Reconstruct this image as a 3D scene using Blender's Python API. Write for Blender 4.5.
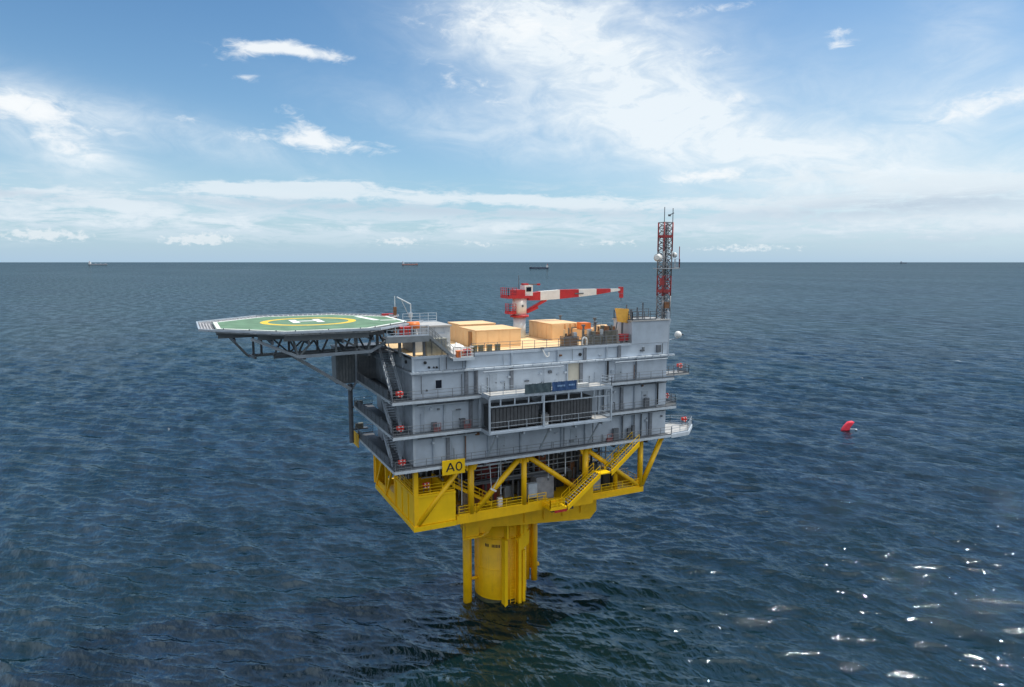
import bpy, math, random
import numpy as np
from mathutils import Vector, Matrix

random.seed(7)
RNG = np.random.default_rng(11)
scene = bpy.context.scene
for o in list(bpy.data.objects):
    bpy.data.objects.remove(o, do_unlink=True)
COL = scene.collection

# ------------------------------------------------------------------ camera
CAM = Vector((-36.61, -78.78, 45.0))
PITCH = math.radians(6.805)
HEAD = math.radians(64.1)                  # heading of the view in the platform's plan
cam_d = bpy.data.cameras.new('camera')
cam_d.sensor_width = 36.0
cam_d.lens = 36.0 * 683.0 / 1024.0
cam_d.clip_start = 0.5
cam_d.clip_end = 200000.0
cam = bpy.data.objects.new('camera', cam_d)
COL.objects.link(cam)
cam.location = CAM
cam.rotation_euler = (math.pi / 2 - PITCH, 0, HEAD - math.pi / 2)
scene.camera = cam

# ------------------------------------------------------------------ light
SUN_EL = math.radians(61)
SUN_HEAD = math.radians(-5)                # the sun stands off to the right, beyond the front wall
SUN_DIR = Vector((math.cos(SUN_HEAD) * math.cos(SUN_EL), math.sin(SUN_HEAD) * math.cos(SUN_EL), math.sin(SUN_EL)))
sun_d = bpy.data.lights.new('sun', 'SUN')
sun_d.energy = 3.1
sun_d.angle = math.radians(0.55)
sun_d.color = (1.0, 0.95, 0.87)
sun = bpy.data.objects.new('sun', sun_d)
COL.objects.link(sun)
sun.location = (60, 20, 120)
sun.rotation_euler = SUN_DIR.to_track_quat('Z', 'Y').to_euler()

scene.view_settings.view_transform = 'Standard'
scene.view_settings.look = 'None'
scene.view_settings.gamma = 1.0
scene.view_settings.use_curve_mapping = False
scene.view_settings.exposure = 0.36
scene.cycles.max_bounces = 7
scene.cycles.diffuse_bounces = 4
scene.cycles.glossy_bounces = 3
scene.cycles.caustics_reflective = False
scene.cycles.caustics_refractive = False

# ------------------------------------------------------------------ node helper
class S:
    """A shader socket with arithmetic."""
    def __init__(self, nt, sock): self.nt = nt; self.s = sock
    def _m(self, op, *args, clamp=False):
        n = self.nt.nodes.new('ShaderNodeMath'); n.operation = op; n.use_clamp = clamp
        for i, a in enumerate((self,) + args):
            if isinstance(a, S): self.nt.links.new(a.s, n.inputs[i])
            else: n.inputs[i].default_value = a
        return S(self.nt, n.outputs[0])
    def __add__(self, o): return self._m('ADD', o)
    def __radd__(self, o): return self._m('ADD', o)
    def __sub__(self, o): return self._m('SUBTRACT', o)
    def __rsub__(self, o): return self._m('MULTIPLY', -1.0)._m('ADD', o)
    def __mul__(self, o): return self._m('MULTIPLY', o)
    def __rmul__(self, o): return self._m('MULTIPLY', o)
    def __truediv__(self, o): return self._m('DIVIDE', o)
    def max(self, o): return self._m('MAXIMUM', o)
    def min(self, o): return self._m('MINIMUM', o)
    def exp(self): return self._m('EXPONENT')
    def sqrt(self): return self._m('SQRT')
    def pow(self, o): return self._m('POWER', o)
    def atan2(self, o): return self._m('ARCTAN2', o)
    def asin(self): return self._m('ARCSINE')
    def clamp(self): return self._m('ADD', 0.0, clamp=True)
    def step(self, a, b):
        n = self.nt.nodes.new('ShaderNodeMapRange'); n.interpolation_type = 'SMOOTHSTEP'
        self.nt.links.new(self.s, n.inputs[0])
        n.inputs[1].default_value = a; n.inputs[2].default_value = b
        n.inputs[3].default_value = 0; n.inputs[4].default_value = 1
        return S(self.nt, n.outputs[0])

def noise(nt, vec, scale, detail=6, rough=0.55, distort=0.0, lac=2.0):
    n = nt.nodes.new('ShaderNodeTexNoise')
    n.inputs['Scale'].default_value = scale
    n.inputs['Detail'].default_value = detail
    n.inputs['Roughness'].default_value = rough
    n.inputs['Distortion'].default_value = distort
    n.inputs['Lacunarity'].default_value = lac
    if vec is not None: nt.links.new(vec.s if isinstance(vec, S) else vec, n.inputs['Vector'])
    return S(nt, n.outputs['Fac'])

def combine(nt, x, y, z=0.0):
    n = nt.nodes.new('ShaderNodeCombineXYZ')
    for i, a in enumerate((x, y, z)):
        if isinstance(a, S): nt.links.new(a.s, n.inputs[i])
        else: n.inputs[i].default_value = a
    return S(nt, n.outputs[0])

def mixcol(nt, fac, a, b):
    n = nt.nodes.new('ShaderNodeMix'); n.data_type = 'RGBA'
    for sock, v in ((n.inputs[0], fac), (n.inputs[6], a), (n.inputs[7], b)):
        if isinstance(v, S): nt.links.new(v.s, sock)
        elif isinstance(v, (int, float)): sock.default_value = v
        else: sock.default_value = tuple(v) + ((1.0,) if len(v) == 3 else ())
    return S(nt, n.outputs[2])

# ------------------------------------------------------------------ sky
world = bpy.data.worlds.new('World')
scene.world = world
world.use_nodes = True
world.cycles.sampling_method = 'MANUAL'
world.cycles.sample_map_resolution = 512
wt = world.node_tree
wt.nodes.clear()
SKY_STRENGTH = 0.12
w_out = wt.nodes.new('ShaderNodeOutputWorld')
w_bg = wt.nodes.new('ShaderNodeBackground'); w_bg.inputs['Strength'].default_value = SKY_STRENGTH
wt.links.new(w_bg.outputs[0], w_out.inputs[0])
sky = wt.nodes.new('ShaderNodeTexSky')
sky.sky_type = 'NISHITA'
sky.sun_disc = False
sky.sun_elevation = SUN_EL
sky.sun_rotation = math.pi / 2 - SUN_HEAD
sky.altitude = 0
sky.air_density = 1.0
sky.dust_density = 0.15
sky.ozone_density = 1.6
tc = wt.nodes.new('ShaderNodeTexCoord')
sep = wt.nodes.new('ShaderNodeSeparateXYZ')
wt.links.new(tc.outputs['Generated'], sep.inputs[0])
dx, dy, dz = (S(wt, sep.outputs[i]) for i in range(3))
cF, sF = math.cos(HEAD), math.sin(HEAD)
fwd = dx * cF + dy * sF
rgt = dx * sF - dy * cF
az = rgt.atan2(fwd) * (180 / math.pi)           # degrees to the right of north-by-the-photo
el = dz.asin() * (180 / math.pi)                # degrees above the horizon
el0 = el.max(0.0)

def blob(a0, e0, sa, se, tilt=0.0):
    """one bank of cloud: an ellipse of the sky, azimuth, elevation and half sizes in degrees"""
    t = math.radians(tilt)
    da = az - a0; de = el - e0
    u = (da * math.cos(t) + de * math.sin(t)) * (1.0 / sa)
    v = (de * math.cos(t) - da * math.sin(t)) * (1.0 / se)
    return ((u * u + v * v) * -1.0).exp()
def ang(x, y):
    X = (x - 512) / 683.0; Z = -(y - 343.5) / 683.0
    f = math.cos(PITCH) + Z * math.sin(PITCH); z = -math.sin(PITCH) + Z * math.cos(PITCH)
    return math.degrees(math.atan2(X, f)), math.degrees(math.atan2(z, math.hypot(X, f)))
def cloudsum(items):
    tot = None
    for (x, y, sx, sy, tilt, w) in items:
        a0, e0 = ang(x, y)
        b = blob(a0, e0, sx / 12.0, sy / 12.0, tilt) * w
        tot = b if tot is None else tot + b
    return tot
warp = combine(wt, az * 0.16 + el * 0.10, el * 0.30 - az * 0.03, 1.7)
n_wisp = noise(wt, warp, 1.25, 6, 0.62, 0.9)
n_fine = noise(wt, combine(wt, az * 0.4, el * 0.9, 4.0), 1.4, 6, 0.64, 0.5)
n_low = noise(wt, combine(wt, az * 0.13, el * 0.75, 7.0), 1.6, 6, 0.66, 0.5)
# thin high veil: the wide fan above the platform and its tail to the right
veil_mask = cloudsum([
    (575, 40, 120, 50, -8, .95), (640, 95, 100, 40, -25, .8), (520, 20, 80, 30, 0, .6), (600, 130, 120, 30, -8, .55),
    (790, 155, 170, 26, -10, .55), (930, 190, 170, 30, -6, .75), (700, 120, 90, 30, -20, .45),
    (990, 105, 70, 16, 10, .85), (965, 25, 30, 40, 30, .35), (450, 130, 110, 20, -14, .35), (860, 110, 190, 40, -4, .28),
    (60, 140, 60, 24, -30, 1.0), (60, 110, 110, 22, -8, .32), (190, 135, 130, 15, -10, .4)])
out_mask = (az._m('ABSOLUTE')).step(38, 60).max(el.step(19, 34))      # veil carries on outside the view, thickened there to lift the shade
veil_else = noise(wt, combine(wt, az * 0.03, el * 0.06, 9.0), 1.3, 4, 0.5).step(0.33, 0.58) * out_mask * 0.8
cover = (az._m('ABSOLUTE')).step(45, 95) * (noise(wt, combine(wt, az * 0.02, el * 0.05, 3.0), 1.4, 4, 0.55).step(0.2, 0.6) * 0.3 + 0.7)   # unseen bright cloud sheet, added behind the viewer to fill the shaded front
veil = ((veil_mask * 1.15 + veil_else) * (n_wisp.step(0.22, 0.76) * 0.78 + 0.2) * (n_fine * 0.9 + 0.5)).clamp()
soft = cloudsum([(880, 175, 190, 45, -4, .42), (620, 110, 130, 60, -20, .3), (1010, 215, 160, 40, 0, .3), (80, 190, 200, 22, -3, .3), (930, 70, 190, 80, 0, .22), (560, 40, 130, 50, -10, .3)]).clamp()
# small compact puffs
puff_mask = cloudsum([
    (300, 52, 60, 6, -2, 1.1), (258, 50, 45, 7, 12, .9), (245, 78, 14, 4, 0, .6), (318, 142, 60, 9, -3, 1.2), (303, 124, 22, 9, -35, .8), (470, 85, 45, 14, -20, .6),
    (520, 25, 95, 20, -3, .8), (838, 31, 10, 5, 0, .75), (840, 45, 12, 4, 0, .8), (735, 99, 14, 5, 0, .8), (705, 176, 45, 7, 4, 1.0),
    (655, 52, 100, 7, -3, .45), (985, 104, 65, 10, 8, .8), (720, 8, 60, 5, 0, .6), (55, 130, 45, 18, -35, .9), (20, 103, 40, 8, 0, .7), (185, 118, 18, 4, 0, .6), (115, 132, 18, 4, 0, .5)])
puff = (puff_mask * 1.15 + (n_fine - 0.5) * 2.6 - 0.30).step(0.05, 1.25) * puff_mask.step(0.04, 0.3)
# flat-topped banks some way above the horizon
bank_mask = cloudsum([(275, 190, 95, 8, 0, 1.1), (345, 184, 30, 5, 0, .6), (450, 198, 130, 7, -1, .8), (70, 200, 120, 12, -2, .7), (600, 203, 110, 8, 0, .7), (880, 178, 170, 9, -3, .7), (960, 222, 150, 14, 0, .6), (760, 205, 90, 7, 0, .6), (130, 222, 160, 7, 0, .45), (480, 228, 200, 6, 0, .45), (960, 190, 90, 7, 3, .7)])
bank = (bank_mask * 1.2 + (n_low - 0.5) * 2.2 + (n_fine - 0.5) * 1.4 - 0.25).step(0.05, 0.75) * bank_mask.step(0.03, 0.25)
# low decks of cloud over the horizon
low_cov = el0.step(0.5, 2.6) * (1.0 - el.step(3.6, 7.8))
low = ((n_low - 0.45) * 4.6 + low_cov * 0.75 - 0.25).step(0.0, 1.0) * low_cov
cum = cloudsum([(45, 235, 34, 5, 0, 1.1), (185, 240, 24, 5, 0, .9), (215, 238, 18, 6, 0, .9), (400, 241, 26, 5, 0, .9), (610, 243, 40, 4, 0, .6), (750, 248, 60, 4, 0, .7), (480, 243, 30, 4, 0, .6)])
cum_d = (cum * 1.1 + (noise(wt, combine(wt, az * 1.1, el * 1.8, 2.0), 1.5, 5, 0.6) - 0.5) * 3.0 - 0.35).step(0.05, 0.7) * 0.75 * cum.step(0.05, 0.35)
grey_band = cloudsum([(350, 207, 150, 5, -1, .8), (900, 205, 130, 9, 2, 1.0), (20, 195, 40, 4, -4, .9), (560, 214, 120, 4, 0, .5), (1000, 240, 160, 10, 0, .4)]) * n_low.step(0.3, 0.62)
haze_l = ((el0 * -0.15).exp())
K = 0.86 / SKY_STRENGTH
skyc = S(wt, sky.outputs[0])
hsv = wt.nodes.new('ShaderNodeHueSaturation'); hsv.inputs['Saturation'].default_value = 1.15; hsv.inputs['Value'].default_value = 0.80
wt.links.new(skyc.s, hsv.inputs['Color'])
c0 = S(wt, hsv.outputs[0])
tint = wt.nodes.new('ShaderNodeMix'); tint.data_type = 'RGBA'; tint.blend_type = 'MULTIPLY'; tint.inputs[0].default_value = 1.0
wt.links.new(c0.s, tint.inputs[6]); tint.inputs[7].default_value = (0.74, 0.93, 0.99, 1.0)
c0 = S(wt, tint.outputs[2])
c0 = mixcol(wt, haze_l.clamp(), c0, (0.385 * K, 0.535 * K, 0.68 * K))
c0 = mixcol(wt, soft, c0, (0.62 * K, 0.74 * K, 0.82 * K))
c1 = mixcol(wt, veil * 0.9, c0, (0.79 * K, 0.855 * K, 0.90 * K))
c2 = mixcol(wt, low * 0.78, c1, (0.60 * K, 0.705 * K, 0.79 * K))
c2 = mixcol(wt, bank * 0.85, c2, (0.70 * K, 0.785 * K, 0.845 * K))
c3 = mixcol(wt, (grey_band * 0.75).clamp(), c2, (0.45 * K, 0.55 * K, 0.66 * K))
c4 = mixcol(wt, cum_d, c3, (0.74 * K, 0.80 * K, 0.84 * K))
c5 = mixcol(wt, puff * 0.9, c4, (0.86 * K, 0.89 * K, 0.91 * K))
# added cloud: brighter towards the sun, duller opposite to keep left wall dark
tow = (dx * SUN_DIR.x + dy * SUN_DIR.y + dz * SUN_DIR.z) * 0.5 + 0.5
added_cloud_c = mixcol(wt, tow.clamp(), (0.29 * K, 0.39 * K, 0.52 * K), (1.00 * K, 1.05 * K, 1.10 * K))
c5 = mixcol(wt, cover, c5, added_cloud_c)
wt.links.new(c5.s, w_bg.inputs['Color'])

# ------------------------------------------------------------------ materials
MATS = {}
def mat(name, col, rough=0.5, metal=0.0, var=0.14, scale=1.5, streak=0.0, streak_col=(0.16, 0.10, 0.06), bump=0.0):
    if name in MATS: return MATS[name]
    m = bpy.data.materials.new(name); m.use_nodes = True
    nt = m.node_tree; b = nt.nodes['Principled BSDF']
    geo = nt.nodes.new('ShaderNodeNewGeometry')
    pos = S(nt, geo.outputs['Position'])
    n1 = noise(nt, pos, scale, 5, 0.6)
    c = mixcol(nt, n1.step(0.3, 0.7), [k * (1 - var) for k in col], [min(1, k * (1 + var)) for k in col])
    if streak > 0:
        sp = nt.nodes.new('ShaderNodeSeparateXYZ'); nt.links.new(pos.s, sp.inputs[0])
        x, y, z = (S(nt, sp.outputs[i]) for i in range(3))
        st = noise(nt, combine(nt, x * 3.0, y * 3.0, z * 0.22), 1.0, 5, 0.62)
        pa = noise(nt, pos, 0.35, 3, 0.5)
        c = mixcol(nt, (st.step(0.52, 0.78) * pa.step(0.38, 0.68)) * streak, c, streak_col)
    nt.links.new(c.s, b.inputs['Base Color'])
    b.inputs['Roughness'].default_value = rough
    b.inputs['Metallic'].default_value = metal
    if bump > 0:
        bn = nt.nodes.new('ShaderNodeBump'); bn.inputs['Strength'].default_value = bump; bn.inputs['Distance'].default_value = 0.04
        n2 = noise(nt, pos, scale * 4, 3, 0.6)
        nt.links.new(n2.s, bn.inputs['Height']); nt.links.new(bn.outputs[0], b.inputs['Normal'])
    MATS[name] = m
    return m

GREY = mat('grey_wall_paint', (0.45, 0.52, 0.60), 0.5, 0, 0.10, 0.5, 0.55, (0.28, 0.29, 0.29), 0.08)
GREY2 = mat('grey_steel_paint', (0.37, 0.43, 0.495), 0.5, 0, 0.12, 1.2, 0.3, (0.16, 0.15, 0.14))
PALE = mat('pale_edge_paint', (0.51, 0.575, 0.64), 0.5, 0, 0.12, 1.0, 0.35, (0.25, 0.24, 0.22))
DGREY = mat('dark_steel_paint', (0.115, 0.13, 0.15), 0.5, 0, 0.2, 1.5)
GIRD = mat('girder_grey_paint', (0.20, 0.225, 0.245), 0.5, 0, 0.15, 1.2, 0.3, (0.10, 0.09, 0.08))
RAILM = mat('railing_grey', (0.17, 0.185, 0.205), 0.5, 0, 0.15, 2)
RIBSH = mat('rib_shade_grey', (0.17, 0.19, 0.22), 0.5, 0, 0.2, 2)  # dark tone for the shade on wide ribs; some wall fittings share it
GRATE = mat('walkway_grating', (0.12, 0.13, 0.145), 0.7, 0.2, 0.2, 6)
LFLOOR = mat('light_floor_plate', (0.42, 0.42, 0.41), 0.6, 0, 0.12, 0.9, 0.2)
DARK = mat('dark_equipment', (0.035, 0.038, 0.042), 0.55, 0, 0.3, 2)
RADI = mat('radiator_grey', (0.075, 0.078, 0.085), 0.45, 0.1, 0.2, 2.5, 0.4, (0.12, 0.11, 0.10))
YEL = mat('yellow_paint', (0.88, 0.51, 0.002), 0.45, 0, 0.10, 0.45, 0.75, (0.36, 0.17, 0.015), 0.08)
YEL2 = mat('yellow_tank_paint', (0.90, 0.56, 0.002), 0.42, 0, 0.06, 0.4, 0.3, (0.38, 0.22, 0.01))
TAN = mat('tan_cabin_paint', (0.80, 0.53, 0.28), 0.55, 0, 0.07, 0.6, 0.3, (0.40, 0.23, 0.10))
TANDECK = mat('tan_deck_coating', (0.76, 0.55, 0.30), 0.75, 0, 0.13, 0.5, 0, bump=0.1)
WHITE = mat('white_paint', (0.76, 0.76, 0.74), 0.4, 0, 0.07, 1.0, 0.3, (0.40, 0.36, 0.31))
RED = mat('red_paint', (0.46, 0.025, 0.03), 0.4, 0, 0.15, 1.2)
BRED = mat('bright_red_plastic', (0.72, 0.05, 0.035), 0.4, 0, 0.1, 2)
ORANGE = mat('orange_plastic', (0.80, 0.20, 0.04), 0.45, 0, 0.12, 2)
OCHRE = mat('ochre_board', (0.95, 0.48, 0.08), 0.55, 0, 0.1, 1.5)
GREEN = mat('helideck_green', (0.115, 0.215, 0.13), 0.7, 0, 0.2, 0.6, 0, bump=0.08)
LINEW = mat('marking_white', (0.74, 0.76, 0.73), 0.6, 0, 0.1, 1.5)
LINEY = mat('marking_yellow', (0.74, 0.50, 0.04), 0.6, 0, 0.1, 1.5)
NET = mat('net_grey', (0.50, 0.49, 0.50), 0.6, 0.2, 0.2, 5)
BLACK = mat('black_paint', (0.012, 0.012, 0.014), 0.5, 0, 0.2, 3)
GLASS = mat('dark_glass', (0.008, 0.01, 0.02), 0.08, 0, 0.1, 2)
BLUE = mat('blue_banner_fabric', (0.022, 0.07, 0.19), 0.65, 0, 0.12, 1.2)
TEAL = mat('slate_banner_fabric', (0.045, 0.075, 0.09), 0.65, 0, 0.2, 1.2)
BMARK = mat('banner_print_pale_blue', (0.22, 0.36, 0.58), 0.65, 0, 0.15, 3)
BEIGE = mat('beige_panel_paint', (0.52, 0.50, 0.42), 0.5, 0, 0.08, 0.8)
RUST = mat('rust_brown', (0.20, 0.09, 0.04), 0.7, 0, 0.3, 2)
OLIVE_BOX = mat('olive_box_paint', (0.20, 0.20, 0.16), 0.6)
LACE = mat('mast_lacing_grey', (0.22, 0.22, 0.23), 0.5, 0.2, 0.2, 3)
PIPE = mat('pipe_galvanised', (0.42, 0.44, 0.46), 0.4, 0.5, 0.15, 3)
ALGAE = mat('pile_waterline_growth', (0.045, 0.05, 0.012), 0.6, 0, 0.4, 2.5)

# ------------------------------------------------------------------ mesh helper
OFF = {}
class MB:
    def __init__(self): self.v = []; self.f = []
    def add(self, vs, fs):
        k = len(self.v); self.v += [tuple(p) for p in vs]; self.f += [tuple(i + k for i in f) for f in fs]; return self
    def box(self, x0, x1, y0, y1, z0, z1):
        x0, x1 = min(x0, x1), max(x0, x1); y0, y1 = min(y0, y1), max(y0, y1); z0, z1 = min(z0, z1), max(z0, z1)
        return self.add([(x0, y0, z0), (x1, y0, z0), (x1, y1, z0), (x0, y1, z0), (x0, y0, z1), (x1, y0, z1), (x1, y1, z1), (x0, y1, z1)],
                        [(0, 3, 2, 1), (4, 5, 6, 7), (0, 1, 5, 4), (1, 2, 6, 5), (2, 3, 7, 6), (3, 0, 4, 7)])
    def bar(self, p, q, w, h=None, up=(0, 0, 1), w2=None, h2=None):
        """a straight bar of rectangular section; w across, h upright"""
        h = w if h is None else h; w2 = w if w2 is None else w2; h2 = h if h2 is None else h2
        p, q = Vector(p), Vector(q); d = (q - p).normalized(); up = Vector(up)
        if abs(d.dot(up)) > 0.98: up = Vector((0, 1, 0))
        s = d.cross(up).normalized(); t = s.cross(d).normalized()
        vs = []
        for c, a, b in ((p, w, h), (q, w2, h2)):
            for i, j in ((-1, -1), (1, -1), (1, 1), (-1, 1)): vs.append(c + s * (i * a / 2) + t * (j * b / 2))
        return self.add(vs, [(3, 2, 1, 0), (4, 5, 6, 7), (0, 1, 5, 4), (1, 2, 6, 5), (2, 3, 7, 6), (3, 0, 4, 7)])
    def tube(self, p, q, r, n=10, r2=None):
        r2 = r if r2 is None else r2
        p, q = Vector(p), Vector(q); d = (q - p).normalized()
        a = Vector((0, 0, 1)) if abs(d.z) < 0.9 else Vector((1, 0, 0))
        s = d.cross(a).normalized(); t = d.cross(s).normalized()
        vs = []
        for c, rr in ((p, r), (q, r2)):
            for i in range(n):
                w = 2 * math.pi * i / n; vs.append(c + s * (math.cos(w) * rr) + t * (math.sin(w) * rr))
        fs = [(i, n + i, n + (i + 1) % n, (i + 1) % n) for i in range(n)]
        return self.add(vs, fs + [tuple(range(n)), tuple(range(2 * n - 1, n - 1, -1))])
    def prism(self, pts, z0, z1):
        n = len(pts)
        return self.add([(x, y, z0) for x, y in pts] + [(x, y, z1) for x, y in pts],
                        [tuple(range(n - 1, -1, -1)), tuple(range(n, 2 * n))] + [(i, (i + 1) % n, n + (i + 1) % n, n + i) for i in range(n)])
    def prism_y(self, pts, y0, y1):
        n = len(pts)
        return self.add([(x, y0, z) for x, z in pts] + [(x, y1, z) for x, z in pts],
                        [tuple(range(n)), tuple(range(2 * n - 1, n - 1, -1))] + [(i, n + i, n + (i + 1) % n, (i + 1) % n) for i in range(n)])
    def ringband(self, c, r0, r1, z0, z1, n=48):
        vs = []
        for r, z in ((r0, z0), (r1, z0), (r1, z1), (r0, z1)):
            for i in range(n):
                w = 2 * math.pi * i / n; vs.append((c[0] + r * math.cos(w), c[1] + r * math.sin(w), z))
        fs = []
        for k in range(4):
            a, b = k * n, ((k + 1) % 4) * n
            fs += [(a + i, a + (i + 1) % n, b + (i + 1) % n, b + i) for i in range(n)]
        return self.add(vs, fs)
    def sphere(self, c, r, n=14, m=8, sz=1.0, lo=-1.0):
        vs = []; 
        for j in range(m + 1):
            ph = -math.pi / 2 + math.pi * j / m
            ph = max(ph, math.asin(lo))
            for i in range(n):
                w = 2 * math.pi * i / n
                vs.append((c[0] + r * math.cos(ph) * math.cos(w), c[1] + r * math.cos(ph) * math.sin(w), c[2] + r * sz * math.sin(ph)))
        return self.add(vs, [(j * n + i, j * n + (i + 1) % n, (j + 1) * n + (i + 1) % n, (j + 1) * n + i) for j in range(m) for i in range(n)])
    def build(self, name, m, parent=None, smooth=False):
        off = OFF.get(parent.name, Vector((0, 0, 0))) if parent else Vector((0, 0, 0))
        me = bpy.data.meshes.new(name)
        me.from_pydata([(x - off[0], y - off[1], z - off[2]) for x, y, z in self.v], [], self.f)
        me.materials.append(m)
        if smooth:
            for p in me.polygons: p.use_smooth = len(p.vertices) == 4
        me.update()
        o = bpy.data.objects.new(name, me); COL.objects.link(o)
        OFF[o.name] = off
        if parent: o.parent = parent
        return o

def tag(o, label, cat, group=None):
    o['label'] = label; o['category'] = cat
    if group: o['group'] = group
    return o
def thing(name, label, cat, loc=(0, 0, 0), group=None):
    o = bpy.data.objects.new(name, None); COL.objects.link(o)
    o.location = loc; o.empty_display_size = 0.5
    OFF[o.name] = Vector(loc)
    return tag(o, label, cat, group)
def copy_thing(root, loc, label):
    r = root.copy(); COL.objects.link(r); r.location = loc; r['label'] = label
    for ch in list(root.children):
        c = ch.copy(); COL.objects.link(c); c.parent = r
        for g in list(ch.children):
            d = g.copy(); COL.objects.link(d); d.parent = c
    return r
def railing(path, m, parent, h=1.1, step=1.6, t=0.05, rails=(0.37, 0.74, 1.1), closed=False, name='railing'):
    mb = MB()
    pts = [Vector(p) for p in path]
    if closed: pts.append(pts[0])
    for a, b in zip(pts[:-1], pts[1:]):
        L = (b - a).length; n = max(1, round(L / step))
        for i in range(n + 1):
            p = a.lerp(b, i / n)
            mb.bar(p, p + Vector((0, 0, h)), t)
        for r in rails:
            mb.bar(a + Vector((0, 0, r)), b + Vector((0, 0, r)), t * 0.8)
        mb.bar(a + Vector((0, 0, 0.09)), b + Vector((0, 0, 0.09)), 0.02, 0.16)
    return mb.build(name, m, parent)
def stair(p, q, width, across, m, mt, parent, rail=True, name='stair'):
    """a straight flight from p (foot) to q (head); across = unit vector over its width"""
    p, q, ac = Vector(p), Vector(q), Vector(across)
    mb = MB()
    for s in (-1, 1):
        o = ac * (s * width / 2)
        mb.bar(p + o, q + o, 0.08, 0.32)
        if rail:
            for r in (0.55, 1.05):
                mb.bar(p + o + Vector((0, 0, r)), q + o + Vector((0, 0, r)), 0.05)
            for i in range(5):
                c = p.lerp(q, i / 4) + o; mb.bar(c, c + Vector((0, 0, 1.05)), 0.05)
    st = mb.build(name, m, parent)
    n = max(4, round((q.z - p.z) / 0.24))
    tr = MB()
    run = Vector((q.x - p.x, q.y - p.y, 0)).normalized()
    for i in range(1, n):
        c = p.lerp(q, i / n)
        tr.bar(c - ac * (width / 2 - 0.05), c + ac * (width / 2 - 0.05), 0.28, 0.04)
    tr.build('treads', mt, st)
    return st

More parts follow.
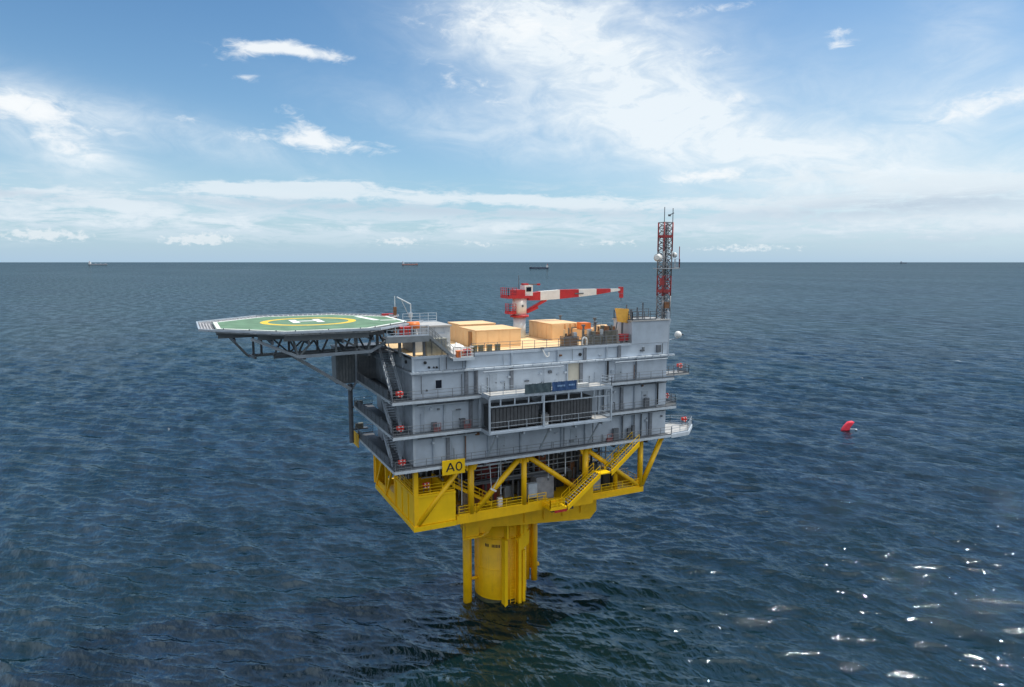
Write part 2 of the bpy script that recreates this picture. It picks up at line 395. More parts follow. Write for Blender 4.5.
# ================================================================== SEA
def build_sea():
    c = (CAM.x, CAM.y)
    fine = np.radians(np.arange(-46, 46.001, 0.09)) * -1 + HEAD
    coarse = np.radians(np.arange(48, 312, 4.0)) * -1 + HEAD
    angs = np.concatenate([fine, coarse])
    ypx = np.concatenate([np.array([1500, 1100, 800]), np.arange(600, 440, -8), np.arange(440, 130, -0.56), np.arange(130, 18, -0.32), np.arange(18, 6, -0.6), np.array([5.5, 5, 4.5, 4, 3.5, 3, 2.5, 2, 1.6, 1.2, 0.9, 0.6, 0.4, 0.25])])
    r = 683.0 * 45.0 / ypx
    na, nr = len(angs), len(r)
    dr = np.gradient(r)
    A, Rr = np.meshgrid(angs, r)
    X = c[0] + Rr * np.cos(A); Y = c[1] + Rr * np.sin(A)
    D = np.repeat(dr[:, None], na, 1)
    Z = np.zeros_like(X); DX = np.zeros_like(X); DY = np.zeros_like(X); JAC = np.zeros_like(X)
    wind = HEAD - math.radians(203)
    nw = 110
    lam = np.geomspace(0.7, 30, nw)
    for i, L in enumerate(lam):
        k = 2 * math.pi / L
        spread = 0.28 if L > 12 else (0.34 if L > 4 else 0.42)
        th = wind + RNG.normal(0, spread)
        amp = 0.0080 * L * math.exp(-(max(0.0, L - 4.0) / 7.0) ** 1.0) * RNG.uniform(0.6, 1.25)
        ph = RNG.uniform(0, 2 * math.pi)
        kx, ky = k * math.cos(th), k * math.sin(th)
        w = np.clip((L / D - 2.2) / 2.5, 0, 1)
        w *= np.clip(1.5 - Rr / 5000.0, 0, 1)
        if w.max() <= 0: continue
        arg = kx * X + ky * Y + ph
        s, cc = np.sin(arg), np.cos(arg)
        Z += amp * w * cc
        q = 0.8
        DX -= q * amp * w * math.cos(th) * s; DY -= q * amp * w * math.sin(th) * s
        JAC += q * amp * k * w * cc
    # gusts: some patches of the sea are rougher than others
    co = np.stack([X + DX, Y + DY, Z], -1).reshape(-1, 3)
    foam = np.clip((JAC - 0.92) / 0.16, 0, 1).reshape(-1)
    me = bpy.data.meshes.new('sea')
    nv = na * nr
    co = np.concatenate([co, [[c[0], c[1], 0.0]]]); foam = np.concatenate([foam, [0.0]])
    j, i = np.meshgrid(np.arange(nr - 1), np.arange(na), indexing='ij')
    i2 = (i + 1) % na
    quads = np.stack([j * na + i, j * na + i2, (j + 1) * na + i2, (j + 1) * na + i], -1).reshape(-1, 4)
    ii = np.arange(na)
    tris = np.stack([ii, np.full(na, nv), (ii + 1) % na], -1)
    loops = np.concatenate([quads.reshape(-1), tris.reshape(-1)]).astype(np.int32)
    starts = np.concatenate([np.arange(len(quads)) * 4, len(quads) * 4 + np.arange(na) * 3]).astype(np.int32)
    totals = np.concatenate([np.full(len(quads), 4), np.full(na, 3)]).astype(np.int32)
    me.vertices.add(len(co)); me.vertices.foreach_set('co', co.astype(np.float32).reshape(-1))
    me.loops.add(len(loops)); me.loops.foreach_set('vertex_index', loops)
    me.polygons.add(len(starts)); me.polygons.foreach_set('loop_start', starts); me.polygons.foreach_set('loop_total', totals)
    me.polygons.foreach_set('use_smooth', np.ones(len(starts), dtype=bool))
    me.update(calc_edges=True); me.validate()
    at = me.attributes.new('foam', 'FLOAT', 'POINT'); at.data.foreach_set('value', foam.astype(np.float32))
    m = bpy.data.materials.new('sea_water'); m.use_nodes = True
    nt = m.node_tree; b = nt.nodes['Principled BSDF']
    geo = nt.nodes.new('ShaderNodeNewGeometry'); pos = geo.outputs['Position']
    mp = nt.nodes.new('ShaderNodeMapping'); mp.inputs['Rotation'].default_value = (0, 0, -wind)
    mp.inputs['Scale'].default_value = (1.0, 0.36, 1.0)
    nt.links.new(pos, mp.inputs['Vector'])
    v = mp.outputs[0]
    n1 = noise(nt, v, 1.5, 4, 0.62, 0.4)
    n2 = noise(nt, v, 0.42, 3, 0.6, 0.4)
    n3 = noise(nt, v, 0.10, 2, 0.55, 0.2)
    h = n1 * 0.2 + n2 * 0.42 + n3 * 0.8
    bn = nt.nodes.new('ShaderNodeBump'); bn.inputs['Strength'].default_value = 0.8; bn.inputs['Distance'].default_value = 1.0
    nt.links.new(h.s, bn.inputs['Height'])
    big = noise(nt, pos, 0.006, 3, 0.5)
    deep = mixcol(nt, big.step(0.35, 0.65), (0.0022, 0.0105, 0.0155), (0.0028, 0.0145, 0.0165))
    at_n = nt.nodes.new('ShaderNodeAttribute'); at_n.attribute_name = 'foam'
    fm = S(nt, at_n.outputs['Fac'])
    fn = noise(nt, pos, 2.2, 5, 0.7)
    gate = noise(nt, v, 0.05, 3, 0.6).step(0.5, 0.62)
    # breaking crests and specks farther out than the waves are modelled
    far = noise(nt, v, 0.22, 4, 0.6).step(0.685, 0.72) * noise(nt, pos, 0.02, 3, 0.6).step(0.45, 0.6)
    ln = nt.nodes.new('ShaderNodeVectorMath'); ln.operation = 'LENGTH'; nt.links.new(pos, ln.inputs[0])
    far = far * S(nt, ln.outputs['Value']).step(60, 160)      # calmer water in the lee of the platform
    foamf = (fm * gate * fn.step(0.4, 0.6) * 0.9 + far * fn.step(0.42, 0.6) * 0.6).clamp()
    colr = mixcol(nt, foamf, deep, (0.66, 0.70, 0.72))
    # body colour of the water under a sheen; a wind-roughened sea mirrors far less at grazing angles than flat water
    nt.nodes.remove(b)
    dif = nt.nodes.new('ShaderNodeBsdfDiffuse'); nt.links.new(colr.s, dif.inputs['Color'])
    glo = nt.nodes.new('ShaderNodeBsdfGlossy'); glo.inputs['Color'].default_value = (0.73, 0.87, 1.0, 1); glo.distribution = 'BECKMANN'; glo.inputs['Roughness'].default_value = 0.06
    fre = nt.nodes.new('ShaderNodeFresnel'); fre.inputs['IOR'].default_value = 1.36
    for n_ in (glo, fre): nt.links.new(bn.outputs[0], n_.inputs['Normal'])
    # cat's-paws: the wind ruffles the surface in patches of every size, which mirror more or less of the sky
    g1 = noise(nt, v, 0.13, 6, 0.74, 0.2)
    g2 = noise(nt, v, 0.0028, 4, 0.55, 0.3)
    ruffle = g1.step(0.34, 0.66) * 0.56 + g2.step(0.3, 0.7) * 0.12 + 0.62
    F_ = S(nt, fre.outputs[0])
    fac = (F_ * 3.9 / (F_ * 11.8 + 1.0) * ruffle).clamp() * (1.0 - foamf)
    mx = nt.nodes.new('ShaderNodeMixShader')
    nt.links.new(fac.s, mx.inputs[0]); nt.links.new(dif.outputs[0], mx.inputs[1]); nt.links.new(glo.outputs[0], mx.inputs[2])
    nt.links.new(mx.outputs[0], nt.nodes['Material Output'].inputs['Surface'])
    me.materials.append(m)
    o = bpy.data.objects.new('sea', me); COL.objects.link(o)
    o['kind'] = 'structure'
    return o
build_sea()

# ================================================================== levels (metres above the sea)
Z1, Z2, Z3, ZL, ZR = 22.4, 26.2, 30.0, 32.9, 34.6
UL, UR, VF, VB = -14.2, 20.6, -7.7, 7.7
ZY = 15.5                                             # the yellow cellar deck

# ================================================================== FOUNDATION
F = thing('monopile_foundation', 'yellow steel monopile standing in the dark water under the platform', 'foundation', (0, 0, 0))
mb = MB().tube((0, 0, -8), (0, 0, 12.2), 3.55, 56)
mb.build('pile', YEL, F, True)
MB().ringband((0, 0), 3.5, 3.6, -1.2, 0.5, 56).build('waterline_growth', ALGAE, F, True)
MB().ringband((0, 0), 3.45, 3.78, 9.0, 9.2, 56).build('flange', YEL, F, True)
MB().ringband((0, 0), 3.45, 3.6, 4.6, 4.66, 56).build('weld_seam', YEL, F, True)
# pile head: tapered cone and deep box girder carrying the frame
MB().tube((0, 0, 12.25), (0, 0, 14.9), 3.57, 40, 3.57).build('pile_head', YEL, F, True)
# cable tubes beside the pile
def cable_tube(u, v, z0, z1, r):
    return MB().tube((u, v, z0), (u, v, z1), r, 14).build('cable_tube', YEL, F, True)
def strut(p, q, r): return MB().tube(p, q, r, 8).build('tube_bracket', YEL, F, True)
cable_tube(-5.0, -0.3, -4, 12.6, 0.6); strut((-5.35, -0.3, 2.9), (-3.3, -0.3, 2.9), 0.22); strut((-5.35, -0.3, 9.0), (-3.3, -0.3, 9.0), 0.22)
cable_tube(-4.3, 1.6, -4, 12.0, 0.4)
for u, v, r in ((4.15, 0.2, 0.42), (4.95, -0.5, 0.45), (5.6, 0.6, 0.38), (4.4, 1.5, 0.34)):
    cable_tube(u, v, 0.9 if r > 0.3 else -3, 12.5, r)
strut((3.4, 0.2, 2.6), (6.1, 0.4, 2.6), 0.3); strut((3.2, 0.6, 9.6), (5.9, 0.6, 9.6), 0.2)
# boat landing on the near side: two fenders, a ladder and shell plates
BLX = -0.4
for u, w in ((-1.25, 0.42), (0.75, 0.42)):
    MB().box(u - w / 2, u + w / 2, -4.55, -3.45, -3, 9.2).build('landing_fender', YEL2, F)
for u in (-0.95, 1.55):
    MB().box(u - 0.12, u + 0.12, -4.35, -3.3, 9.22, 12.2).build('landing_upright', YEL2, F)
MB().box(0.98, 2.0, -4.2, -3.2, 9.3, 12.1).build('landing_cabinet', YEL2, F)
MB().prism_y([(0.3, 9.0), (2.2, 10.0), (2.2, 8.2), (0.9, 7.2)], -4.3, -3.1).build('landing_gusset', YEL2, F)
mb = MB()
for u in (-0.55, 0.15): mb.bar((u, -4.3, -2), (u, -4.3, 13.5), 0.07)
for i in range(38): mb.bar((-0.55, -4.3, -1.8 + i * 0.4), (0.15, -4.3, -1.8 + i * 0.4), 0.045)
mb.build('ladder', YEL, F)
MB().box(1.35, 1.75, -4.1, -3.2, -2, 7.2).build('landing_plate', YEL2, F)
# painted mark on the pile: a short row of dark strokes
mb = MB()
for i in range(11):
    a = math.radians(-148 + i * 3.1)
    if i in (3, 4): continue
    c, s_ = math.cos(a), math.sin(a)
    mb.bar((3.565 * c, 3.565 * s_, 7.75), (3.565 * c, 3.565 * s_, 8.15), 0.11, 0.02, up=(c, s_, 0))
mb.build('painted_mark', BLACK, F)

MB().ringband((0, 0), 3.5, 4.0, 12.0, 12.35, 56).build('collar', YEL, F, True)
MB().box(4.0, 6.0, -0.2, 0.1, 9.4, 12.2).build('tube_frame', YEL, F)
MB().box(3.4, 5.2, 0.35, 0.5, 2.8, 9.35).build('tube_plate', YEL, F)
F.location = (1.0, 2.3, 0)                            # the pile stands a little off the middle of the topside

# ================================================================== YELLOW FRAME
Y = thing('support_frame', 'yellow steel truss frame and cellar deck between pile and grey topside', 'steel frame', (0, 0, 15.2))
def ypart(name, mb, m=YEL): return mb.build(name, m, Y)
ypart('deck_plate', MB().box(-13.9, 16.6, -7.3, 8.6, 15.05, 15.3))
ypart('edge_beam', MB().box(-9.3, 8.6, -8.0, -7.35, 14.95, 15.95))
ypart('edge_beam', MB().box(8.7, 17.0, -8.0, -7.4, 15.0, 15.7))
ypart('edge_beam', MB().box(-14.1, 17.0, 8.7, 9.2, 15.0, 15.9))
ypart('edge_beam', MB().box(16.65, 17.1, -7.35, 8.65, 15.0, 15.85))
# square tank tray on the near left corner
tray = ypart('tank_panel', MB().box(-14.0, -9.4, -7.95, -7.7, 15.6, 19.0), YEL2)
ypart('tank_panel', MB().box(-14.25, -14.0, -7.75, -0.4, 15.6, 19.0), YEL2)
ypart('tank_panel', MB().box(-9.65, -9.4, -7.65, -0.4, 15.6, 18.95), YEL2)
ypart('tank_panel', MB().box(-14.0, -9.7, -0.45, -0.2, 15.6, 18.6), YEL2)
mb = MB()
mb.box(-14.45, -9.4, -8.2, -7.4, 15.0, 15.55); mb.box(-14.45, -13.95, -7.35, 8.6, 15.02, 15.57)
ypart('bottom_flange', mb, YEL2)
mb = MB()
for v in (-5.6, -3.2, -0.8): mb.box(-14.36, -14.26, v, v + 0.12, 15.6, 19.0)
mb.box(-14.36, -14.26, -7.7, -0.4, 18.8, 19.05); mb.box(-14.0, -9.4, -8.06, -7.96, 18.8, 19.05)
ypart('tank_rib', mb, YEL2)
ypart('side_panel', MB().box(-14.2, -14.05, -0.2, 3.6, 15.6, 16.7))
ypart('side_panel', MB().box(-14.2, -14.05, 3.9, 8.4, 15.6, 16.3))
for v in (-0.35, 3.75, 8.5, 9.35):
    ypart('side_post', MB().box(-14.4, -14.05, v - 0.16, v + 0.16, 15.6, 22.0))
ypart('side_brace', MB().bar((-14.2, 8.3, 16.0), (-14.2, 3.9, 21.6), 0.32))
ypart('side_brace', MB().bar((-14.2, 3.6, 16.0), (-14.2, -0.2, 21.6), 0.28))
# deep box girders between pile head and deck
ypart('box_girder', MB().prism_y([(-5.2, 12.3), (-1.0, 11.75), (11.6, 10.6), (12.6, 11.6), (12.6, 14.9), (-5.2, 14.9)], -3.55, -2.9))
ypart('box_girder', MB().prism_y([(-9.5, 12.4), (11.6, 11.0), (12.6, 12.0), (12.6, 14.9), (-9.5, 14.9)], 6.4, 7.1))
for u in (-5.0, 0.6, 6.4, 12.2): ypart('cross_girder', MB().box(u, u + 0.25, -2.88, 6.38, 13.0, 14.85))
for u in (1.6, 4.4, 7.2, 10.0): ypart('girder_stiffener', MB().box(u, u + 0.08, -3.72, -3.55, 11.75, 14.85))
# hung bracket box on the left of the pile head
ypart('bracket_plate', MB().prism([(-7.0, -4.0), (-4.5, -4.0), (-3.0, -3.0), (-3.0, 0.0), (-5.6, 0.0)], 11.1, 11.35))
ypart('bracket_wall', MB().prism_y([(-6.6, 11.36), (-4.8, 11.36), (-4.8, 14.9), (-6.6, 14.9)], -3.85, -3.65))
ypart('bracket_wall', MB().prism_y([(-3.3, 11.36), (-4.6, 11.36), (-4.6, 14.9), (-1.6, 14.9), (-2.0, 12.9)], -3.4, -3.2))
ypart('bracket_wall', MB().box(-6.0, -5.8, -3.6, -0.6, 11.36, 14.85))
ypart('bracket_hanger', MB().box(-6.95, -6.72, -3.95, -3.75, 11.36, 14.9))
ypart('bracket_hanger', MB().box(-5.6, -5.4, -0.3, -0.1, 11.36, 14.9))
# columns and diagonals of the near truss
def column(u, v, r=0.33, z0=15.3, z1=22.0): 
    return MB().tube((u, v, z0), (u, v, z1), r, 14).build('column', YEL, Y, True)
def brace(p, q, r=0.3): return MB().tube(p, q, r, 12).build('brace', YEL, Y, True)
ypart('corner_post', MB().box(-14.35, -13.85, -8.05, -7.55, 15.0, 22.0))
for u, r in ((-7.4, 0.38), (-0.5, 0.34), (8.15, 0.4)):
    column(u, VF, r, 15.95)
column(13.0, VF + 0.4, 0.3, 15.7, 20.5)
column(16.6, VF, 0.36, 15.7)
for u in (-13.6, -7.4, -0.5, 8.15, 16.6): column(u, 8.4, 0.42)
for u in (-7.4, 8.15): column(u, 0.5, 0.5)
brace((-13.9, -7.9, 15.7), (-8.6, -7.9, 21.9), 0.3)
brace((-6.9, VF, 16.1), (-0.9, VF, 21.9), 0.34)
brace((-0.1, VF, 21.9), (7.7, VF, 16.2), 0.32)
brace((8.5, VF, 21.5), (16.2, VF, 15.9), 0.3)
brace((16.9, VF, 15.8), (20.0, VF, 21.9), 0.34)
brace((16.9, 8.4, 15.8), (20.0, 8.4, 21.9), 0.34)
for a, b in ((-13.6, -7.4), (-0.5, -7.4), (-0.5, 8.15), (16.6, 8.15)): brace((a, 8.4, 16), (b, 8.4, 21.9), 0.28)
for u in (-7.4, -0.5, 8.15):
    ypart('gusset', MB().prism_y([(u - 0.95, 21.95), (u + 0.95, 21.95), (u + 0.55, 21.1), (u - 0.55, 21.1)], VF - 0.12, VF + 0.12))
for u in (-7.0, 7.9, 16.4):
    ypart('gusset', MB().prism_y([(u - 0.7, 15.98), (u + 0.9, 15.98), (u + 0.5, 16.7), (u - 0.3, 16.7)], VF - 0.1, VF + 0.1))
# cellar deck railings (yellow)
railing([(-9.0, -7.95, 15.95), (-0.9, -7.95, 15.95)], YEL2, Y, step=2.0, t=0.07)
railing([(0.0, -7.95, 15.95), (2.4, -7.95, 15.95)], YEL2, Y, step=1.2, t=0.07)
railing([(8.9, -7.9, 15.7), (16.9, -7.9, 15.7), (16.9, 8.4, 15.7)], YEL2, Y, step=1.6, t=0.07)
railing([(-13.9, -7.85, 19.05), (-9.5, -7.85, 19.05)], YEL2, Y, step=1.6, t=0.06)
railing([(-14.2, -7.6, 19.05), (-14.2, -0.4, 19.05)], YEL2, Y, step=1.6, t=0.06)
# outside stair to the cellar deck with a small landing
mb = MB().box(1.9, 4.3, -9.9, -8.05, 15.35, 15.6)
land = ypart('stair_landing', mb, YEL2)
MB().box(2.5, 4.2, -9.97, -9.9, 15.05, 15.33).build('red_fascia', RED, land)
MB().box(2.3, 5.4, -9.5, -8.1, 15.02, 15.3).build('landing_beam', DARK, land)
railing([(1.95, -8.2, 15.6), (1.95, -9.85, 15.6), (3.9, -9.85, 15.6)], YEL2, land, t=0.08, step=1.2)
st_a = stair((4.3, -9.2, 15.6), (8.9, -9.2, 19.0), 1.5, (0, 1, 0), YEL2, GRATE, Y)
MB().box(8.85, 10.6, -9.95, -8.45, 18.9, 19.02).build('half_landing', YEL2, st_a)
st_b = stair((10.55, -9.2, 19.05), (14.7, -9.2, 22.3), 1.5, (0, 1, 0), YEL2, GRATE, Y)
for st, p, q in ((st_a, (4.3, 15.6), (8.9, 19.0)), (st_b, (10.55, 19.05), (14.7, 22.3))):
    MB().prism_y([(p[0], p[1] - 0.45), (q[0], q[1] - 0.45), (q[0], q[1] + 0.15), (p[0], p[1] + 0.15)], -10.06, -9.99).build('stair_cheek', YEL2, st)
ypart('stair_support', MB().prism_y([(5.3, 15.0), (8.6, 15.0), (8.6, 18.2), (7.6, 17.4)], -8.9, -8.5))
railing([(-6.6, -4.9, 18.4), (7.6, -4.9, 18.4)], DGREY, Y, step=1.8, t=0.06)
ypart('mezzanine_floor', MB().box(-6.8, 7.7, -5.0, -3.9, 18.2, 18.39), DGREY)
# inner stair seen behind the tank
stair((-9.0, -5.6, 19.0), (-4.0, -5.6, 16.0), 0.9, (0, 1, 0), YEL2, GRATE, Y, name='inner_stair')

# ================================================================== TOPSIDE
T = thing('substation_topside', 'light grey multi-deck steel building carried on the yellow frame', 'building', (0, 0, Z1))
def tp(name, mb, m=GREY): return mb.build(name, m, T)
tp('core_wall', MB().box(UL + 0.12, UR - 0.12, VF + 0.14, VB - 0.12, Z1 - 0.35, ZR - 0.25), GREY2)
tp('base_slab', MB().box(UL - 0.2, UR + 0.1, VF - 0.1, VB + 0.2, 21.95, 22.3), DGREY)
mb = MB()
for u in np.arange(-13.4, 20.5, 2.6): mb.box(u, u + 0.25, VF + 0.3, VB - 0.3, 21.3, 21.94)
for v in (-5.0, -1.0, 3.0, 6.8): mb.box(UL, UR, v, v + 0.3, 21.1, 21.29)
tp('floor_beams', mb, DGREY)
# front wall: plates between ribs, storey by storey
ribs = {0: [UL, -11.9, -10.2, -5.2, -1.0, 4.6, 8.0, 13.7, 15.2, 16.6, 18.0, UR], 1: [UL, -10.6, -7.4, 0.2, 7.6, 10.6, 13.4, 15.4, 18.9, UR],
        2: [UL, -7.9, -6.7, -2.2, 5.3, 7.3, 11.0, 15.6, UR], 3: [UL, -11.0, -7.9, -2.2, 4.0, 7.8, 11.0, 12.9, UR]}
bands = [(Z1, Z2 - 0.42), (Z2, Z3 - 0.42), (Z3, ZL - 0.12), (ZL + 0.12, ZR)]
for k, (z0, z1) in enumerate(bands):
    us = ribs[k]
    for i in range(len(us) - 1):
        dep = 0.0 if (i + k) % 3 else 0.06
        m = BEIGE if (k == 2 and abs(us[i] - 5.3) < 0.1) else GREY
        tp('wall_panel', MB().box(us[i] + 0.05, us[i + 1] - 0.05, VF + dep, VF + 0.13, z0 + 0.03, z1 - 0.03), m)
    for u in us[1:-1]:
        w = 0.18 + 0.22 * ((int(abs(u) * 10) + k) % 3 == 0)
        tp('wall_rib' if w < 0.3 else 'shaded_rib', MB().box(u - w / 2, u + w / 2, VF - 0.22, VF + 0.12, z0 + 0.02, z1 - 0.02), GREY2 if w < 0.3 else RIBSH)  # wide ribs painted dark: the shading beside protrusions is put into their colour
# left wall
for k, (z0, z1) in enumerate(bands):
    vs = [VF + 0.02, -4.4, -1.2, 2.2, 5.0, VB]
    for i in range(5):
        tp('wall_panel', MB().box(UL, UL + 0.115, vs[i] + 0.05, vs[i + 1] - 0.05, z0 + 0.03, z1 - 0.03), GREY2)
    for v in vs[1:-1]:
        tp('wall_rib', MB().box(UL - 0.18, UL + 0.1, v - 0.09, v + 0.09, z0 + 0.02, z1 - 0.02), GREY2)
# right wall
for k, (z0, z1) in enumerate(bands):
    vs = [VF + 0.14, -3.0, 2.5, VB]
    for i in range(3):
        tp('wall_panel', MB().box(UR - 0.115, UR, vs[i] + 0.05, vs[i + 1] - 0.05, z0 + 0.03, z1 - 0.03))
# corner post and ledge
tp('corner_post', MB().box(UL - 0.06, UL + 0.2, VF - 0.08, VF + 0.1, Z1 + 0.02, ZR - 0.02), PALE)
tp('wall_ledge', MB().box(UL - 0.3, UR + 0.9, VF - 0.45, VF + 0.1, ZL - 0.1, ZL + 0.1), PALE)
tp('wall_ledge', MB().box(UL - 0.35, UL + 0.1, VF + 0.12, VB, ZL - 0.1, ZL + 0.1), GREY2)
mb = MB()
for u in np.arange(UL + 0.8, UR, 1.25): mb.box(u, u + 0.1, VF - 0.5, VF - 0.455, ZL - 0.16, ZL + 0.14)
tp('ledge_clips', mb, GREY2)
# roof deck and coaming
tp('roof_deck', MB().box(UL, UR, VF + 0.2, VB, ZR - 0.2, ZR), TANDECK)
tp('roof_coaming', MB().box(UL - 0.08, 14.75, VF - 0.12, VF + 0.17, ZR - 0.16, ZR + 0.12), GREY)
tp('roof_coaming', MB().box(UL - 0.08, UL + 0.15, VF + 0.2, VB, ZR + 0.004, ZR + 0.14), GREY2)
tp('roof_coaming', MB().box(UL, UR, VB - 0.1, VB + 0.1, ZR + 0.004, ZR + 0.16), GREY2)
railing([(-7.2, VF + 0.02, ZR + 0.12), (9.0, VF + 0.02, ZR + 0.12)], RAILM, T, step=1.7)
railing([(9.2, VF + 0.02, ZR + 0.12), (14.7, VF + 0.02, ZR + 0.12)], RAILM, T, step=0.9, t=0.07)
railing([(-12.0, VB - 0.02, ZR + 0.16), (20.4, VB - 0.02, ZR + 0.16)], GREY2, T, step=1.7)
# raised block on the right end of the roof
blk = tp('roof_block', MB().box(14.85, UR + 0.02, VF - 0.02, -3.6, ZR + 0.002, 37.45), GREY)
MB().box(14.7, UR + 0.15, VF - 0.15, -3.45, 37.47, 37.6).build('block_roof', LFLOOR, blk)
railing([(14.9, VF, 37.6), (18.6, VF, 37.6)], DGREY, blk, step=0.9, t=0.07)
railing([(14.9, VF, 37.6), (14.9, -3.6, 37.6), (20.5, -3.6, 37.6)], DGREY, blk, step=0.9, t=0.07)
mb = MB()
for u, h in ((15.6, 1.9), (16.4, 1.2), (17.3, 1.5), (18.2, 2.1)): mb.tube((u, -5.4, 37.6), (u, -5.4, 37.6 + h), 0.09, 8)
mb.bar((15.2, -5.2, 38.5), (18.6, -5.2, 38.5), 0.12)
mb.build('vent_pipes', DGREY, blk)
MB().box(UR - 0.1, UR + 0.28, VF + 0.05, VF + 0.35, ZL + 0.12, 38.6).build('service_pipe', GREY2, blk)
MB().box(18.7, 19.3, VF - 0.32, VF - 0.03, 33.35, 34.3).build('wall_lamp_box', DGREY, blk)
# walkways round the building: slab, pale edge, railing
def walk_front(z, u0, u1, v0=-9.02):
    w = tp('walkway', MB().box(u0 + 0.02, u1 - 0.02, v0 + 0.06, VF - 0.24, z - 0.1, z), GRATE)
    MB().box(u0, u1, v0 - 0.02, v0 + 0.055, z - 0.24, z + 0.05).build('edge_beam', PALE, w)
    mb = MB()
    for u in np.arange(u0 + 1.2, u1 - 0.3, 2.4): mb.box(u, u + 0.12, v0 + 0.08, VF - 0.03, z - 0.36, z - 0.105)
    mb.build('bracket', GREY2, w)
    railing([(u0 + 0.03, v0 + 0.02, z + 0.05), (u1 - 0.03, v0 + 0.02, z + 0.05)], RAILM, w, step=1.75)
    return w
walk_front(Z1, -16.75, 20.55)
walk_front(Z2, -16.9, -6.6); walk_front(Z2, 9.6, 21.2)
walk_front(Z3, -16.9, -6.6); walk_front(Z3, 9.6, 20.75)
def walk_left(z, v1=9.4):
    w = tp('walkway', MB().box(-16.72, UL - 0.19, -8.7, v1, z - 0.112, z - 0.012), GRATE)
    MB().box(-16.82, -16.74, -8.94, v1, z - 0.24, z + 0.04).build('edge_beam', PALE, w)
    railing([(-16.78, -8.7, z + 0.04), (-16.78, v1, z + 0.04), (-14.4, v1, z + 0.04)], DGREY, w, step=1.75)
    for v in np.arange(-6.6, v1 - 1.7, 1.8): MB().box(-16.77, -16.74, v + 0.04, v + 1.76, z + 0.12, z + 1.0).build('infill_panel', DGREY, w)
    mb = MB()
    for v in np.arange(-7.4, v1, 2.4): mb.box(-16.7, UL - 0.02, v, v + 0.12, z - 0.36, z - 0.115)
    mb.build('bracket', DGREY, w)
    return w
for z in (Z1, Z2, Z3): walk_left(z)
# stair flights up the left side
stair((-15.9, -6.9, Z1), (-15.9, -2.6, Z2), 1.1, (1, 0, 0), GREY2, DGREY, T)
stair((-15.9, -6.9, Z2), (-15.9, -2.6, Z3), 1.1, (1, 0, 0), GREY2, DGREY, T)
stair((-15.7, -6.7, Z3), (-15.7, -1.7, ZR), 1.1, (1, 0, 0), GREY2, DGREY, T)
tp('stair_head_landing', MB().box(-16.5, UL - 0.1, -1.7, 1.2, ZR - 0.12, ZR), GRATE)
# doors, window, vents
def door(u, z, w=0.95, h=2.1, m=GREY2):
    d = tp('door', MB().box(u, u + w, VF - 0.06, VF - 0.005, z, z + h), m)
    MB().box(u + w - 0.18, u + w - 0.1, VF - 0.12, VF - 0.062, z + 1.0, z + 1.12).build('handle', BLACK, d)
    MB().box(u - 0.08, u + w + 0.08, VF - 0.09, VF - 0.062, z + h, z + h + 0.09).build('lintel', PALE, d)
for u, z in ((-4.0, Z1 + 0.05), (5.9, Z1 + 0.05), (-9.6, Z2 + 0.05), (11.4, Z2 + 0.05), (16.6, Z2 + 0.05), (-5.0, Z3 + 0.05), (12.4, Z3 + 0.05)): door(u, z)
wn = tp('window', MB().box(-11.55, -10.85, VF - 0.07, VF - 0.01, 31.05, 31.95), GLASS)
MB().box(-11.65, -10.75, VF - 0.05, VF - 0.005, 30.95, 32.05).build('frame', PALE, wn)
for u, z, r in ((-12.75, 34.0, 0.17), (-12.3, 33.45, 0.13), (-11.75, 33.42, 0.1), (-11.4, 33.4, 0.12), (7.15, 33.75, 0.2), (-12.6, 30.9, 0.1)):
    tp('vent_port', MB().tube((u, VF - 0.16, z), (u, VF - 0.005, z), r, 12), BLACK)
tp('vent_port', MB().tube((UL - 0.14, -5.6, 33.9), (UL - 0.005, -5.6, 33.9), 0.2, 12), BLACK)
# drain pipes and cable runs on the front
for u, z0, z1, m, r in ((-6.75, 30.1, 32.7, DGREY, 0.06), (-13.3, 30.6, 32.6, DGREY, 0.05), (11.1, 30.1, 32.7, BLACK, 0.12), (10.55, 26.4, 29.4, DGREY, 0.07), (13.5, 22.6, 25.7, DGREY, 0.08),
                        (15.3, 22.5, 25.6, DGREY, 0.06), (16.4, 22.5, 25.6, BLACK, 0.06), (-8.3, 22.6, 25.5, DGREY, 0.05), (-13.0, 26.4, 29.5, GREY2, 0.06), (9.0, 22.6, 25.6, DGREY, 0.06),
                        (18.95, 26.5, 29.5, BLACK, 0.09), (15.45, 30.1, 32.7, DGREY, 0.06), (2.0, 30.2, 32.7, GREY2, 0.05)):
    tp('wall_pipe', MB().tube((u, VF - 0.3, z0), (u, VF - 0.3, z1), r, 8), m)
for u0, u1, z in ((-13.8, -8.0, 29.2), (-11.0, -6.8, 25.4), (10.5, 15.5, 29.25), (10.8, 20.0, 25.5)):
    tp('cable_tray', MB().box(u0, u1, VF - 0.42, VF - 0.24, z, z + 0.14), PALE)
for u, z in ((-2.6, 31.7), (1.6, 31.75), (5.0, 31.7), (-12.2, 28.8), (12.2, 28.7), (17.3, 24.5), (-12.0, 24.9), (3.0, 24.6)):
    tp('wall_lamp', MB().box(u - 0.13, u + 0.13, VF - 0.36, VF - 0.02, z - 0.1, z + 0.12), PALE)
for u, z, w, h in ((12.0, Z1 + 0.1, 0.8, 1.5), (14.2, Z1 + 0.1, 0.5, 1.3), (14.9, Z1 + 0.1, 0.4, 1.6), (16.8, Z2 + 0.1, 0.7, 1.2), (-12.2, Z2 + 0.2, 0.6, 0.9), (-8.8, Z2 + 0.1, 0.6, 1.1)):
    tp('wall_cabinet', MB().box(u, u + w, VF - 0.5, VF - 0.24, z, z + h), DGREY)

